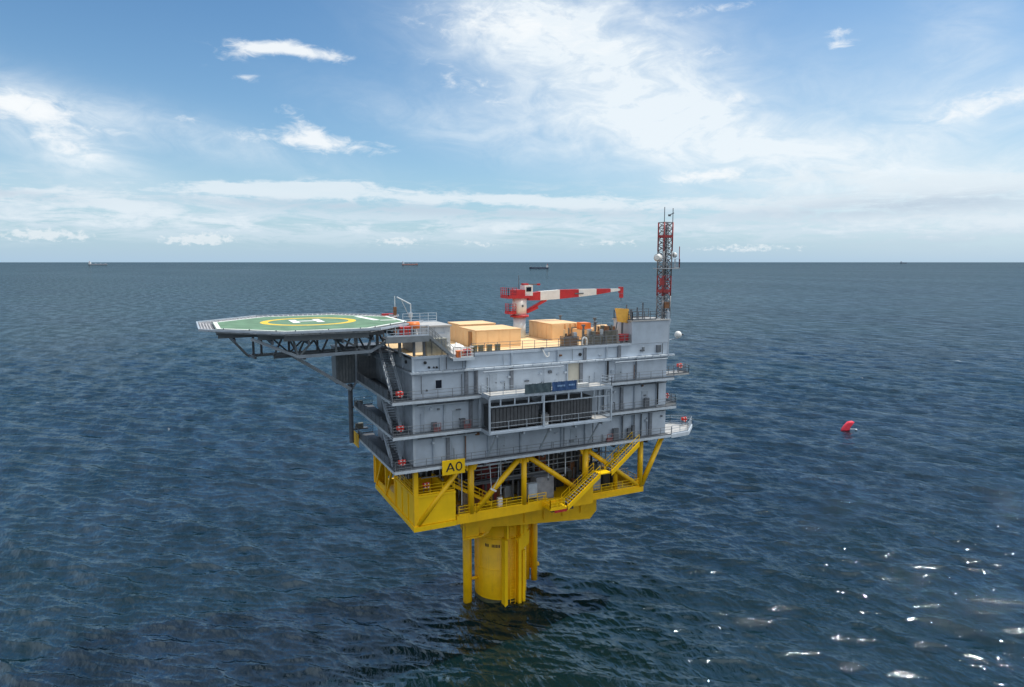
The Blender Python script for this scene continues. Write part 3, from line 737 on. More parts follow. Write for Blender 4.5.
rf = random.Random(21)
for k, (z0, z1) in enumerate(bands):
    for i in range((16, 18, 14, 10)[k]):
        u = rf.uniform(UL + 0.6, UR - 0.6); z = rf.uniform(z0 + 0.3, z1 - 0.5); m = rf.choice([GREY2, DGREY, PALE, RIBSH, GREY2, RUST, GIRD])
        if any(abs(u - q) < 0.3 for q in ribs[k]): continue
        if rf.random() < 0.5:
            MB_ = MB().tube((u, VF - 0.12, z0 + 0.1), (u, VF - 0.12, min(z1 - 0.1, z0 + rf.uniform(0.8, 3.2))), rf.uniform(0.03, 0.055), 6); tp('conduit', MB_, m)
        else:
            w, h = rf.uniform(0.1, 0.28), rf.uniform(0.12, 0.4); tp('wall_box', MB().box(u - w, u + w, VF - rf.uniform(0.12, 0.3), VF - 0.005, z, z + h), m)
for u0, u1, z, m in ((-13.9, -7.0, 25.62, DGREY), (-6.0, 9.0, 25.35, GREY2), (10.2, 20.2, 29.4, DGREY), (-13.9, -7.2, 29.42, DGREY), (-6.0, 4.6, 32.55, GREY2), (12.0, 20.2, 32.5, GREY2), (10.5, 20.2, 25.66, DGREY)):
    tp('service_pipe', MB().tube((u0, VF - 0.55, z), (u1, VF - 0.55, z), 0.06, 8), m)

# front balcony with two decks for the coolers
BV = -11.25
bal = tp('balcony_deck', MB().box(-6.55, 9.55, BV + 0.1, VF - 0.24, 30.02, 30.14), LFLOOR)
MB().box(-6.6, 9.6, BV - 0.02, BV + 0.085, 29.9, 30.2).build('edge_beam', GREY2, bal)
MB().box(-6.6, -6.5, BV + 0.09, VF - 0.24, 29.9, 30.22).build('edge_beam', GREY2, bal)
MB().box(9.5, 9.6, BV + 0.09, VF - 0.24, 29.9, 30.22).build('edge_beam', GREY2, bal)
railing([(-6.5, VF - 1.3, 30.2), (-6.5, BV + 0.03, 30.2), (9.5, BV + 0.03, 30.2), (9.5, VF - 1.3, 30.2)], GREY2, bal, step=1.6, t=0.055)
bal2 = tp('balcony_deck', MB().box(-6.55, 9.55, BV + 0.1, VF - 0.24, 26.02, 26.12), DGREY)
MB().box(-6.6, 9.6, BV - 0.02, BV + 0.085, 25.95, 26.22).build('edge_beam', GREY, bal2)
MB().box(-6.6, -6.5, BV + 0.09, VF - 0.24, 25.85, 26.22).build('edge_beam', GREY2, bal2)
MB().box(9.5, 9.6, BV + 0.09, VF - 0.24, 25.85, 26.22).build('edge_beam', GREY2, bal2)
railing([(-6.5, BV + 0.03, 26.2), (9.5, BV + 0.03, 26.2), (9.5, VF - 1.3, 26.2)], GREY2, bal2, step=2.2, t=0.05, rails=(0.55, 1.1))
MB().box(7.5, 9.45, BV + 0.4, VF - 0.3, 26.14, 26.2).build('floor_plate', LFLOOR, bal2)
for u in (-6.55, 0.25, 9.5):
    MB().box(u - 0.1, u + 0.1, BV - 0.04, BV + 0.15, 26.22, 29.9).build('balcony_post', GREY2, bal)
for u in (-6.55, 9.5):
    MB().box(u - 0.12, u + 0.12, VF - 0.9, VF - 0.65, 26.22, 29.9).build('balcony_post', GREY2, bal)
MB().box(-6.4, 9.3, BV + 0.02, BV + 0.14, 29.0, 29.14).build('mid_beam', GREY2, bal)
for u in np.arange(-5.2, 9.2, 1.75): MB().box(u - 0.08, u + 0.08, BV + 0.03, BV + 0.12, 29.15, 29.89).build('hanger', GREY2, bal)
for u in (-5.6, -2.2, 1.2, 4.6, 8.4):
    MB().box(u - 0.1, u + 0.1, BV + 0.1, VF - 0.23, 25.6, 25.84).build('deck_beam', GREY2, bal2)
for u in (-5.6, 1.2, 8.0):
    MB().bar((u, BV + 0.4, 25.7), (u - 0.2, -8.9, 22.9), 0.16).build('strut', GREY2, bal2)
# right-hand extension platforms
ex = tp('end_platform', MB().prism([(UR + 0.05, -8.95), (23.7, -8.6), (26.8, -5.7), (24.6, -3.6), (UR + 0.05, -3.6)], 22.1, 22.4), LFLOOR)
MB().prism([(20.6, -9.02), (23.75, -8.68), (26.9, -5.7), (26.75, -5.65), (23.66, -8.55), (20.6, -8.9)], 22.0, 22.5).build('edge_beam', PALE, ex)
railing([(20.7, -8.9, 22.5), (23.7, -8.55, 22.5), (26.75, -5.72, 22.5), (24.6, -3.7, 22.5), (20.8, -3.7, 22.5)], GREY2, ex, step=1.4)
ex2 = tp('end_platform', MB().box(UR + 0.02, 25.3, -6.6, -4.2, 29.8, 30.0), LFLOOR)
railing([(20.9, -6.55, 30.0), (25.25, -6.55, 30.0), (25.25, -4.25, 30.0)], DGREY, ex2, step=0.8, t=0.06)
ex3 = tp('end_platform', MB().box(UR + 0.02, 22.6, -7.2, -4.8, 26.0, 26.2), LFLOOR)
railing([(20.9, -7.15, 26.2), (22.55, -7.15, 26.2), (22.55, -4.85, 26.2)], DGREY, ex3, step=0.8, t=0.06)

# corrugated stair-head room at the back left
rm = tp('corner_room', MB().box(-19.3, -13.4, 7.9, 10.6, 29.6, 34.2), GIRD)
for i in range(12):
    MB().box(-19.2 + i * 0.39, -19.0 + i * 0.39, 7.8, 7.9, 29.7, 34.1).build('rib', GIRD, rm)
MB().box(-19.4, -13.3, 7.75, 10.7, 34.21, 34.35).build('room_roof', DGREY, rm)
tp('corner_column', MB().tube((-17.65, 7.55, 21.9), (-17.65, 7.55, 29.55), 0.3, 12), DGREY)
for z in (26.2, 23.2):
    sb = tp('side_bracket', MB().box(-17.2, -15.0, 9.5, 10.2, z - 0.2, z - 0.05), DGREY)
    MB().box(-16.6, -15.6, 9.6, 10.1, z - 0.05, z + 0.6).build('junction_box', OLIVE_BOX, sb)

# ================================================================== HELIDECK
HC = (-23.3, 1.2); HA = 10.2; HZ = 38.2
HD = thing('helideck', 'octagonal green helicopter deck cantilevered off the left of the platform', 'helideck', (HC[0], HC[1], 33.8))
def octo(a, c=HC):
    s = a * math.tan(math.pi / 8)
    return [(c[0] + x, c[1] + y) for x, y in ((-a, s), (-a, -s), (-s, -a), (s, -a), (a, -s), (a, s), (s, a), (-s, a))]
MB().prism(octo(HA), 37.75, HZ).build('deck', GIRD, HD)
MB().prism(octo(HA - 0.05), HZ + 0.003, HZ + 0.012).build('green_surface', GREEN, HD)
o1, o2 = octo(HA - 0.1), octo(HA - 0.5)
mb = MB()
for i in range(8):
    j = (i + 1) % 8
    mb.prism([o1[i], o1[j], o2[j], o2[i]], HZ + 0.014, HZ + 0.02)
mb.build('border_line', LINEW, HD)
CC = (-23.4, 2.0)
MB().ringband(CC, 4.45, 5.3, HZ + 0.014, HZ + 0.02, 64).build('landing_circle', LINEY, HD)
hm = MB()
HH = (-23.6, 2.5)
for du in (-1.35, 1.35): hm.box(HH[0] + du - 0.4, HH[0] + du + 0.4, HH[1] - 2.1, HH[1] + 2.1, HZ + 0.022, HZ + 0.03)
hm.box(HH[0] - 0.95, HH[0] + 0.95, HH[1] - 0.4, HH[1] + 0.4, HZ + 0.022, HZ + 0.03)
hm.build('letter_h', LINEW, HD)
def flatbar(p, q, w, z0, z1):
    p, q = Vector(p), Vector(q); n = (q - p).normalized(); n = Vector((-n.y, n.x)) * (w / 2)
    return [(p + n)[:], (p - n)[:], (q - n)[:], (q + n)[:]]
mb = MB()
mb.prism(flatbar((-16.7, 6.9), (-15.9, 0.3), 0.85, 0, 0), HZ + 0.014, HZ + 0.02)
mb.build('chevron', LINEW, HD)
mb = MB(); mb.prism(flatbar((-15.6, -0.1), (-13.8, -0.3), 0.7, 0, 0), HZ + 0.014, HZ + 0.02)
mb.build('chevron', LINEW, HD)
# perimeter net: a rim frame, cords and arms on each of the eight sides
oi, oo = octo(HA + 0.03), octo(HA + 1.55)
for i in range(8):
    j = (i + 1) % 8
    a, b, c, d = (Vector((*oi[i], HZ - 0.22)), Vector((*oi[j], HZ - 0.22)), Vector((*oo[i], HZ + 0.02)), Vector((*oo[j], HZ + 0.02)))
    if i in (4,):                                       # the side towards the building has no net
        continue
    net = MB()
    for t in np.linspace(0.02, 0.98, 16): net.bar(a.lerp(b, t), c.lerp(d, t), 0.09, 0.03)
    for t in (0.2, 0.4, 0.6, 0.8): net.bar(a.lerp(c, t), b.lerp(d, t), 0.09, 0.03)
    n = net.build('safety_net', NET, HD)
    fr = MB(); fr.bar(c, d, 0.16, 0.2)
    for t in np.linspace(0, 1, 6): fr.bar(a.lerp(b, t) + Vector((0, 0, -0.06)), c.lerp(d, t) + Vector((0, 0, -0.06)), 0.1, 0.1)
    fr.build('net_frame', GREY2, n)
mb = MB()
for i in range(8):
    j = (i + 1) % 8
    for t in (0.12, 0.5, 0.88):
        p = Vector((*oi[i], 0)).lerp(Vector((*oi[j], 0)), t); mb.tube((p.x, p.y, HZ), (p.x, p.y, HZ + 0.1), 0.06, 8)
mb.build('perimeter_lights', DGREY, HD)
# girder grid under the deck
def bm_(name, p, q, w, h=None, m=GIRD): return MB().bar(p, q, w, h).build(name, m, HD)
for v in (-8.2, -6.0, -2.5, 1.2, 5.0, 8.0, 10.4):
    ext = min(HA - 0.3, HA * 1.38 - abs(v - HC[1]) - 0.4) if abs(v - HC[1]) > 4 else HA - 0.2
    MB().box(HC[0] - ext, HC[0] + ext, v - 0.12, v + 0.12, 37.15, 37.74).build('deck_girder', GIRD, HD)
for u in (-31.8, -28.5, -25.2, -21.8, -18.4, -15.2):
    ext = min(HA - 0.3, HA * 1.38 - abs(u - HC[0]) - 0.4)
    MB().box(u - 0.1, u + 0.1, HC[1] - ext, HC[1] + ext, 36.75, 37.14).build('cross_beam', DGREY, HD)
# near truss
tv = -6.0
bm_('truss_chord', (-25.9, tv, 35.25), (-18.3, tv, 35.4), 0.34, 0.34, GREY2)
bm_('truss_diagonal', (-30.4, tv, 37.3), (-25.9, tv, 35.25), 0.3, 0.3, GREY2)
bm_('truss_diagonal', (-18.4, tv, 35.35), (-15.3, tv, 37.0), 0.3, 0.3, GREY2)
for p, q in (((-25.9, 35.3), (-26.4, 37.2)), ((-25.8, 35.3), (-24.0, 37.2)), ((-22.0, 37.2), (-19.0, 35.5)), ((-22.0, 35.4), (-22.0, 37.2)), ((-18.6, 35.4), (-18.2, 37.2)), ((-19.8, 35.4), (-19.8, 37.2))):
    bm_('truss_web', (p[0], tv, p[1]), (q[0], tv, q[1]), 0.2, 0.2)
# middle truss
tv = 1.2
bm_('truss_chord', (-27.5, tv, 34.4), (-14.5, tv, 34.7), 0.34, 0.34, DGREY)
for u in np.arange(-27.5, -15, 2.6):
    bm_('truss_web', (u, tv, 34.5), (u + 1.3, tv, 37.2), 0.2, 0.2, DGREY); bm_('truss_web', (u + 1.3, tv, 37.2), (u + 2.6, tv, 34.6), 0.2, 0.2, DGREY)
# far truss
tv = 8.0
bm_('truss_chord', (-29.7, tv, 33.85), (-17.2, tv, 34.0), 0.34, 0.34, GIRD)
bm_('truss_diagonal', (-32.2, tv, 36.9), (-29.7, tv, 33.9), 0.28, 0.28)
for u in (-29.0, -28.1, -24.9, -21.5): bm_('truss_web', (u, tv, 33.95), (u, tv, 37.2), 0.26, 0.26, DGREY)
for p, q in (((-28.0, 37), (-25.0, 34)), ((-24.8, 34), (-21.6, 37)), ((-21.4, 37), (-18.0, 34.1))): bm_('truss_web', (p[0], tv, p[1]), (q[0], tv, q[1]), 0.2, 0.2, DGREY)
for u in (-29.4, -25.2, -18.4): bm_('truss_tie', (u, -5.8 if u > -28 else 1.4, 35.0 if u > -28 else 34.4), (u, 7.8, 33.9), 0.24, 0.24, DGREY)
# long braces down to the building's corner leg
bm_('long_brace', (-24.6, 7.4, 33.6), (-17.6, 7.4, 28.9), 0.42, 0.42, PALE)
bm_('corner_strut', (-16.85, 7.5, 29.6), (-16.85, 7.5, 34.0), 0.26, 0.26, GREY2)
bm_('corner_strut', (-17.5, 7.5, 28.8), (-16.85, 7.5, 29.8), 0.24, 0.24, GREY2)
bm_('rear_post', (-16.4, 9.6, 34.3), (-16.4, 9.6, 37.2), 0.3, 0.3)
bm_('rear_post', (-15.0, -5.8, 34.6), (-15.0, -5.8, 37.0), 0.3, 0.3)
bm_('rear_post', (-15.2, 3.0, 34.6), (-15.2, 3.0, 37.0), 0.3, 0.3)
# access landing and stair to the roof
lan = MB().box(-17.3, -12.6, -8.55, -6.1, 36.75, 36.9).build('access_landing', GRATE, HD)
MB().box(-17.35, -12.55, -8.7, -8.56, 36.45, 37.1).build('edge_beam', GIRD, lan)
railing([(-17.2, -8.62, 37.1), (-12.6, -8.62, 37.1)], PALE, lan, step=0.9, t=0.07)
for u in (-13.9, -12.75): MB().box(u - 0.12, u + 0.12, -7.6, -7.35, 34.75, 36.74).build('landing_post', DGREY, lan)
stair((-9.7, -8.05, ZR), (-12.5, -8.05, 37.0), 0.95, (0, 1, 0), GIRD, GRATE, HD, name='access_stair')

# ================================================================== ACCESS HOUSE, CABINS
H = thing('access_house', 'grey flat roofed deck house between helideck stair and tan cabins', 'deck house', (-10.6, -1.2, ZR))
MB().box(-12.6, -8.2, -3.6, 1.2, ZR + 0.004, 37.5).build('house_wall', GREY2, H)
MB().box(-12.75, -8.05, -3.75, 1.35, 37.5, 37.68).build('house_roof', LFLOOR, H)
railing([(-12.5, 1.1, 37.68), (-8.2, 1.1, 37.68)], PALE, H, step=1.0)
for u in (-11.6, -10.1, -8.9): MB().box(u - 0.04, u + 0.04, -3.66, -3.6, ZR + 0.1, 37.4).build('wall_joint', GREY, H)
MB().box(-9.7, -8.75, -3.67, -3.605, ZR + 0.1, 36.7).build('door', GREY, H)

def cabin(label, u0, u1, v0, v1, z1, front='plain'):
    c = thing('tan_cabin', label, 'cabin', ((u0 + u1) / 2, (v0 + v1) / 2, ZR), 'tan cabins on the roof deck')
    z0 = ZR + 0.005
    MB().box(u0 + 0.06, u1 - 0.06, v0 + 0.06, v1 - 0.06, z0, z1 - 0.1).build('shell', TAN, c)
    MB().box(u0, u1, v0, v1, z1 - 0.1, z1).build('roof', TAN, c)
    n = max(2, round((v1 - v0) / 1.3))
    for i in range(n):
        a = v0 + 0.12 + (v1 - v0 - 0.24) * i / n; b = v0 + 0.12 + (v1 - v0 - 0.24) * (i + 1) / n
        MB().box(u0 + 0.02, u0 + 0.06, a + 0.05, b - 0.05, z0 + 0.06, z1 - 0.14).build('side_panel', TAN, c)
    if front == 'plain':
        n = 4
        for i in range(n):
            a = u0 + 0.1 + (u1 - u0 - 0.2) * i / n; b = u0 + 0.1 + (u1 - u0 - 0.2) * (i + 1) / n
            MB().box(a + 0.02, b - 0.02, v0 + 0.02, v0 + 0.06, z0 + 0.06, z1 - 0.14).build('front_panel', TAN, c)
    else:
        for a, b, d in ((0.0, 0.42, 0.0), (0.47, 0.60, 0.02), (0.66, 0.78, 0.02), (0.84, 1.0, 0.0)):
            MB().box(u0 + (u1 - u0) * a + 0.02, u0 + (u1 - u0) * b - 0.02, v0 - 0.22, v0 + 0.06, z0 + 0.02, z1 - 0.13).build('front_panel', TAN, c)
    return c
ca = cabin('tan cabin nearest the front roof railing, behind the four olive lockers', -4.75, 1.4, -3.2, 2.5, 36.8)
for i, (u, lab) in enumerate(((-6.9, 'leftmost of the four olive lockers along the front roof edge'), (-6.1, 'second olive locker from the left along the front roof edge'), (-5.05, 'third olive locker from the left along the front roof edge'), (-4.0, 'rightmost of the four olive lockers along the front roof edge'))):
    t = thing('olive_locker', lab, 'locker', (u + 0.3, -7.2, ZR), 'olive lockers on the roof edge')
    om = mat('olive_cabinet', (0.24, 0.20, 0.11), 0.6)
    MB().box(u, u + 0.55, -7.4, -7.0, ZR + 0.06, 35.5).build('case', om, t)
    MB().box(u + 0.05, u + 0.5, -7.43, -7.402, ZR + 0.15, 35.4).build('door', om, t)
    MB().box(u - 0.03, u + 0.58, -7.46, -6.96, 35.5, 35.56).build('lid', om, t)
    MB().box(u + 0.02, u + 0.53, -7.36, -7.04, ZR + 0.005, ZR + 0.06).build('plinth', DGREY, t)
MB().box(-4.86, -4.75, -1.9, -1.0, ZR + 0.05, 36.5).build('door', mat('door_brown', (0.30, 0.14, 0.05), 0.6), ca)
cabin('tan cabin set back behind another cabin, beside the grey deck house', -4.4, 0.7, 2.9, 7.4, 37.0)
cabin('tan cabin with deep upright front ribs, right of the crane column', 7.75, 12.1, 0.5, 7.2, 36.8, 'ribs')

# ================================================================== CRANE
CU, CV = 5.3, 5.2
CR = thing('pedestal_crane', 'red and white pedestal crane with its boom level above the roof', 'crane', (CU, CV, ZR))
MB().tube((CU, CV, ZR), (CU, CV, 37.5), 0.86, 24).build('pedestal', PALE, CR, True)
MB().tube((CU, CV, 37.5), (CU, CV, 37.78), 1.3, 28).build('slew_flange', RED, CR, True)
col = MB().tube((CU, CV, 37.8), (CU, CV, 40.3), 0.98, 28).build('column', WHITE, CR, True)
MB().box(CU - 0.12, CU + 0.12, CV - 1.02, CV - 0.9, 38.9, 39.2).build('column_lamp', DGREY, col)
plat = MB().box(CU - 2.3, CU + 1.0, CV - 1.25, CV + 1.25, 40.1, 40.42).build('slew_platform', RED, CR)
railing([(CU - 2.25, CV + 1.2, 40.42), (CU - 2.25, CV - 1.2, 40.42), (CU - 1.0, CV - 1.2, 40.42)], RED, plat, step=0.6, t=0.07)
MB().box(CU - 1.0, CU + 0.3, CV - 1.15, CV + 0.9, 40.43, 41.25).build('winch_box', RED, CR)
cb = MB().box(CU + 0.33, CU + 1.55, CV - 1.0, CV + 0.4, 40.43, 41.85).build('control_cab', WHITE, CR)
MB().box(CU + 0.55, CU + 1.3, CV - 1.04, CV - 1.005, 41.0, 41.6).build('cab_window', GLASS, cb)
MB().box(CU + 0.3, CU + 1.1, CV - 0.6, CV + 0.1, 41.86, 42.1).build('cab_cap', RED, cb)
MB().bar((CU + 1.1, CV - 0.3, 41.95), (CU + 2.9, CV - 0.3, 41.95), 0.1).build('lamp_arm', RUST, cb)
MB().box(CU + 2.6, CU + 3.0, CV - 0.45, CV - 0.15, 41.8, 42.05).build('lamp', RED, cb)
MB().tube((CU - 0.1, CV, 41.3), (CU - 0.1, CV, 43.2), 0.05, 6).build('whip_aerial', DGREY, CR)
lp = MB().box(CU - 1.9, CU - 0.9, CV - 0.9, CV + 0.7, 37.95, 38.25).build('service_platform', RED, CR)
railing([(CU - 0.95, CV - 0.85, 38.25), (CU - 1.85, CV - 0.85, 38.25), (CU - 1.85, CV + 0.6, 38.25)], RED, lp, step=0.5, t=0.07)
boom_pts = [(1.2, 39.75, 40.65, 0.85, RED), (3.05, 39.72, 40.95, 0.85, WHITE), (6.15, 39.85, 41.12, 0.8, RED), (9.3, 40.05, 41.15, 0.7, WHITE), (12.3, 40.3, 41.15, 0.6, RED), (14.8, 40.62, 41.12, 0.5, WHITE), (16.6, 40.82, 41.1, 0.4, None)]
for (a, za0, za1, wa, m), (b, zb0, zb1, wb, _) in zip(boom_pts[:-1], boom_pts[1:]):
    a += CU; b += CU
    mb = MB().add([(a, CV - wa / 2, za0), (a, CV + wa / 2, za0), (a, CV + wa / 2, za1), (a, CV - wa / 2, za1), (b, CV - wb / 2, zb0), (b, CV + wb / 2, zb0), (b, CV + wb / 2, zb1), (b, CV - wb / 2, zb1)],
                  [(0, 1, 2, 3), (7, 6, 5, 4), (0, 4, 5, 1), (1, 5, 6, 2), (2, 6, 7, 3), (3, 7, 4, 0)])
    mb.build('boom_section', m, CR)
MB().box(CU + 8.6, CU + 10.0, CV - 0.5, CV - 0.37, 40.45, 40.62).build('boom_lamp', DGREY, CR)
MB().box(CU + 16.5, CU + 17.0, CV - 0.3, CV + 0.3, 40.45, 41.35).build('boom_tip', RED, CR)
hk = MB().box(CU + 16.6, CU + 17.05, CV - 0.22, CV + 0.22, 39.75, 40.4).build('hook_block', RED, CR)
MB().tube((CU + 16.8, CV, 39.3), (CU + 16.8, CV, 39.75), 0.07, 6).build('hook', DGREY, hk)
MB().bar((CU + 0.95, CV, 38.25), (CU + 4.1, CV, 39.75), 0.42, 0.36).build('lift_cylinder', RED, CR)
MB().bar((CU + 4.1, CV, 39.75), (CU + 4.9, CV, 40.1), 0.3, 0.26).build('cylinder_rod', WHITE, CR)
MB().bar((CU + 1.0, CV - 0.3, 38.1), (CU + 2.7, CV - 0.3, 38.75), 0.25, 0.3).build('ram_guard', RED, CR)

# ================================================================== MAST
MU, MV, MW, MZ0, MZ1 = 19.95, -7.25, 1.2, 37.6, 50.1
MRED = mat('mast_dull_red', (0.30, 0.028, 0.03), 0.5, 0, 0.2, 2)
M = thing('lattice_mast', 'tall red and white lattice radio mast on the right end of the roof', 'mast', (MU + MW / 2, MV + MW / 2, MZ0))
cor = [(MU, MV), (MU + MW, MV), (MU + MW, MV + MW), (MU, MV + MW)]
secs = [(37.6, 40.6, LACE), (40.6, 43.2, MRED), (43.2, 46.4, LACE), (46.4, 50.1, MRED)]
def lean(c, z): return (c[0] + (z - MZ0) * 0.012 * (1 if c[0] > MU + .1 else -0.2), c[1], z)
for z0, z1, m in secs:
    for c in cor:
        MB().tube(lean(c, z0), lean(c, z1), 0.095, 8).build('leg', m, M, True)
    nb = max(2, round((z1 - z0) / 0.8))
    for side in range(4):
        a, b = cor[side], cor[(side + 1) % 4]
        mb = MB()
        for i in range(nb):
            za, zb_ = z0 + (z1 - z0) * i / nb, z0 + (z1 - z0) * (i + 1) / nb
            mb.bar(lean(a, za), lean(b, zb_), 0.06); mb.bar(lean(b, za), lean(a, zb_), 0.06); mb.bar(lean(a, zb_), lean(b, zb_), 0.07)
        mb.build('lacing', m if m is MRED and z0 < 45 else LACE, M)
for z in (48.3, 41.2): 
    mb = MB()
    for i in range(4): mb.bar(lean(cor[i], z), lean(cor[(i + 1) % 4], z), 0.14, 0.34)
    mb.build('ring_band', MRED, M)
mb = MB(); 
for c in ((MU + 0.55, MV + 0.2), (MU + 0.85, MV + 0.2)): mb.bar((c[0], c[1], MZ0), (c[0], c[1], 50), 0.06)
for i in range(30): mb.bar((MU + 0.55, MV + 0.2, MZ0 + 0.3 + i * 0.41), (MU + 0.85, MV + 0.2, MZ0 + 0.3 + i * 0.41), 0.045)
mb.build('ladder', DGREY, M)
mb = MB().tube((MU + 1.0, MV + 0.9, MZ0), (MU + 1.0, MV + 0.9, 49.8), 0.14, 8); mb.build('cable_riser', DGREY, M)
mp_ = MB().box(MU - 0.4, MU + MW + 1.1, MV - 0.5, MV + MW + 0.4, 44.1, 44.2).build('work_platform', PIPE, M)
railing([(MU + MW + 0.2, MV - 0.45, 44.2), (MU + MW + 1.05, MV - 0.45, 44.2), (MU + MW + 1.05, MV + MW, 44.2)], PIPE, mp_, step=0.7, t=0.06, h=1.2, rails=(0.4, 0.8, 1.2))
MB().tube((MU + MW + 1.0, MV - 0.4, 44.2), (MU + MW + 1.0, MV - 0.4, 47.0), 0.05, 6).build('aerial_post', MRED, mp_)
MB().tube((MU - 0.05, MV, 50.1), (MU - 0.05, MV, 52.0), 0.05, 6).build('whip_aerial', DGREY, M)
MB().tube((MU + MW + 0.1, MV, 50.1), (MU + MW + 0.1, MV, 51.9), 0.05, 6).build('whip_aerial', DGREY, M)
mb = MB().bar((MU + MW - 0.5, MV, 51.0), (MU + MW + 0.25, MV, 51.3), 0.1); mb.box(MU + MW - 0.6, MU + MW - 0.3, MV - 0.1, MV + 0.1, 50.85, 51.1)
mb.build('wind_sensor', DGREY, M)
mb = MB().box(MU - 0.45, MU - 0.05, MV - 0.3, MV + 0.1, 42.0, 42.9); mb.build('radio_unit', MRED, M)
MB().box(MU + 0.2, MU + 0.9, MV - 0.25, MV - 0.02, 39.0, 39.8).build('radio_unit', RUST, M)
MB().prism_y([(UR + 0.16, 36.0), (UR + 0.3, 36.0), (MU + MW + 0.2, 37.4), (MU + MW + 0.2, 37.58), (UR + 0.16, 37.58)], MV - 0.1, MV + MW + 0.1).build('foot_bracket', GREY2, M)

def dish(label, c, d, r, depth, m=WHITE):
    t = thing('dish_antenna', label, 'antenna', c, 'dish antennas')
    c, d = Vector(c), Vector(d).normalized()
    MB().tube(c, c + d * depth, r, 24).build('drum', m, t, True)
    a = MB().tube(c + d * depth, c + d * (depth + 0.16), r * 0.98, 24, r * 0.55); a.build('radome', m, t, True)
    MB().tube(c, c - d * 0.45, 0.14, 8).build('mount', DGREY, t)
dish('white drum dish on the left side of the lattice mast', (MU - 0.6, MV + 0.3, 45.55), (-0.8, -0.55, 0), 0.5, 0.45)
dish('small white drum dish on the right side of the lattice mast', (MU + MW + 0.5, MV + 0.2, 45.9), (0.9, -0.4, 0.0), 0.34, 0.3)
dm = thing('satellite_dome', 'white ball dome on an arm off the right wall below the mast', 'antenna', (22.1, -7.9, 35.1))
MB().sphere((22.1, -7.9, 35.5), 0.48, 20, 12).build('dome', WHITE, dm, True)
MB().tube((20.62, -7.4, 34.8), (22.1, -7.9, 35.0), 0.07, 8).build('arm', GREY2, dm)
MB().box(22.6, 22.9, -8.05, -7.8, 35.4, 35.55).build('lamp', BLACK, dm)

# ================================================================== SMALLER THINGS ON THE ROOF
ob = thing('ochre_board', 'tilted ochre square board on a post beside the raised grey block', 'board', (14.1, -6.6, ZR))
MB().prism_y([(12.95, 39.2), (14.95, 39.05), (15.35, 37.15), (13.35, 37.45)], -6.75, -6.6).build('board', OCHRE, ob)
MB().bar((14.2, -6.5, ZR), (14.2, -6.5, 37.6), 0.2).build('post', DGREY, ob)
MB().bar((12.9, -6.5, ZR), (13.4, -6.5, 37.4), 0.1).build('stay', DGREY, ob)
MB().bar((15.35, -6.6, 38.9), (15.5, -6.55, 37.1), 0.1).build('edge_strip', DGREY, ob)
rb = thing('red_hose_box', 'dark red box at the foot of the raised grey roof block', 'box', (14.0, -7.2, ZR))
MB().box(13.4, 14.6, -7.35, -6.9, 35.0, 35.8).build('case', RED, rb)
MB().box(13.35, 14.65, -7.4, -6.85, 35.8, 35.9).build('lid', RED, rb)
for u in (13.5, 14.4): MB().box(u, u + 0.1, -7.3, -6.95, ZR + 0.005, 35.0).build('foot', DGREY, rb)
def skid(name, label, u0, u1, v0, v1, h, m, cat='equipment'):
    t = thing(name, label, cat, ((u0 + u1) / 2, (v0 + v1) / 2, ZR))
    z = ZR + 0.005
    MB().box(u0, u1, v0, v1, z, z + 0.18).build('base_frame', DGREY, t)
    MB().box(u0 + 0.12, u1 - 0.12, v0 + 0.12, v1 - 0.12, z + 0.19, z + h).build('casing', m, t)
    mb = MB()
    for u in (u0 + 0.06, u1 - 0.06):
        for v in (v0 + 0.06, v1 - 0.06): mb.bar((u, v, z + 0.18), (u, v, z + h + 0.1), 0.08)
    mb.bar((u0 + .06, v0 + .06, z + h + .1), (u1 - .06, v0 + .06, z + h + .1), 0.08); mb.bar((u0 + .06, v1 - .06, z + h + .1), (u1 - .06, v1 - .06, z + h + .1), 0.08)
    mb.build('cage', DGREY, t)
    return t
BROWN = mat('brown_equipment', (0.16, 0.11, 0.075), 0.6, 0, 0.3, 2)
OLIV = mat('olive_grey_equipment', (0.13, 0.13, 0.11), 0.6, 0, 0.3, 2)
def topping(t, n, u0, u1, v0, v1, z, seed):
    rr = random.Random(seed)
    for i in range(n):
        u, v = rr.uniform(u0, u1), rr.uniform(v0, v1); h = rr.uniform(0.5, 1.5); m = rr.choice([BROWN, DGREY, TAN, RUST, OLIV, PIPE, DARK])
        if rr.random() < 0.5: MB().tube((u, v, z), (u, v, z + h), rr.uniform(0.06, 0.15), 8).build('riser_pipe', m, t)
        else: MB().box(u - 0.2, u + 0.25, v - 0.2, v + 0.2, z, z + h * 0.8).build('fitting', m, t)
tops = []
tops.append(skid('pump_skid', 'long caged brown pump skid along the roof railing, right of the ribbed cabin', 5.2, 7.3, -7.2, -6.1, 1.2, BROWN))
tops.append(skid('pump_skid', 'caged dark skid beside a white pipe arch at the roof railing', 8.8, 11.0, -7.2, -6.0, 1.25, OLIV))
tops.append(skid('pump_skid', 'tall caged dark skid next to the red box on the roof', 11.2, 13.2, -7.0, -5.4, 1.7, OLIV))
topping(tops[0], 8, 5.5, 7.0, -6.9, -6.3, ZR + 0.9, 1)
topping(tops[1], 12, 9.0, 10.8, -6.95, -6.2, ZR + 1.0, 2)
topping(tops[2], 12, 11.4, 13.0, -6.7, -5.6, ZR + 1.2, 3)
sk = skid('deck_equipment', 'tan equipment block with orange top behind the roof skids', 10.6, 13.6, -2.6, 0.2, 1.5, TAN)
MB().box(11.0, 12.2, -2.2, -0.6, ZR + 1.53, ZR + 2.4).build('top_unit', ORANGE, sk)
t = thing('tan_slab', 'flat tan hatch slab on the roof right of the ribbed cabin', 'hatch', (12.2, -4.0, ZR))
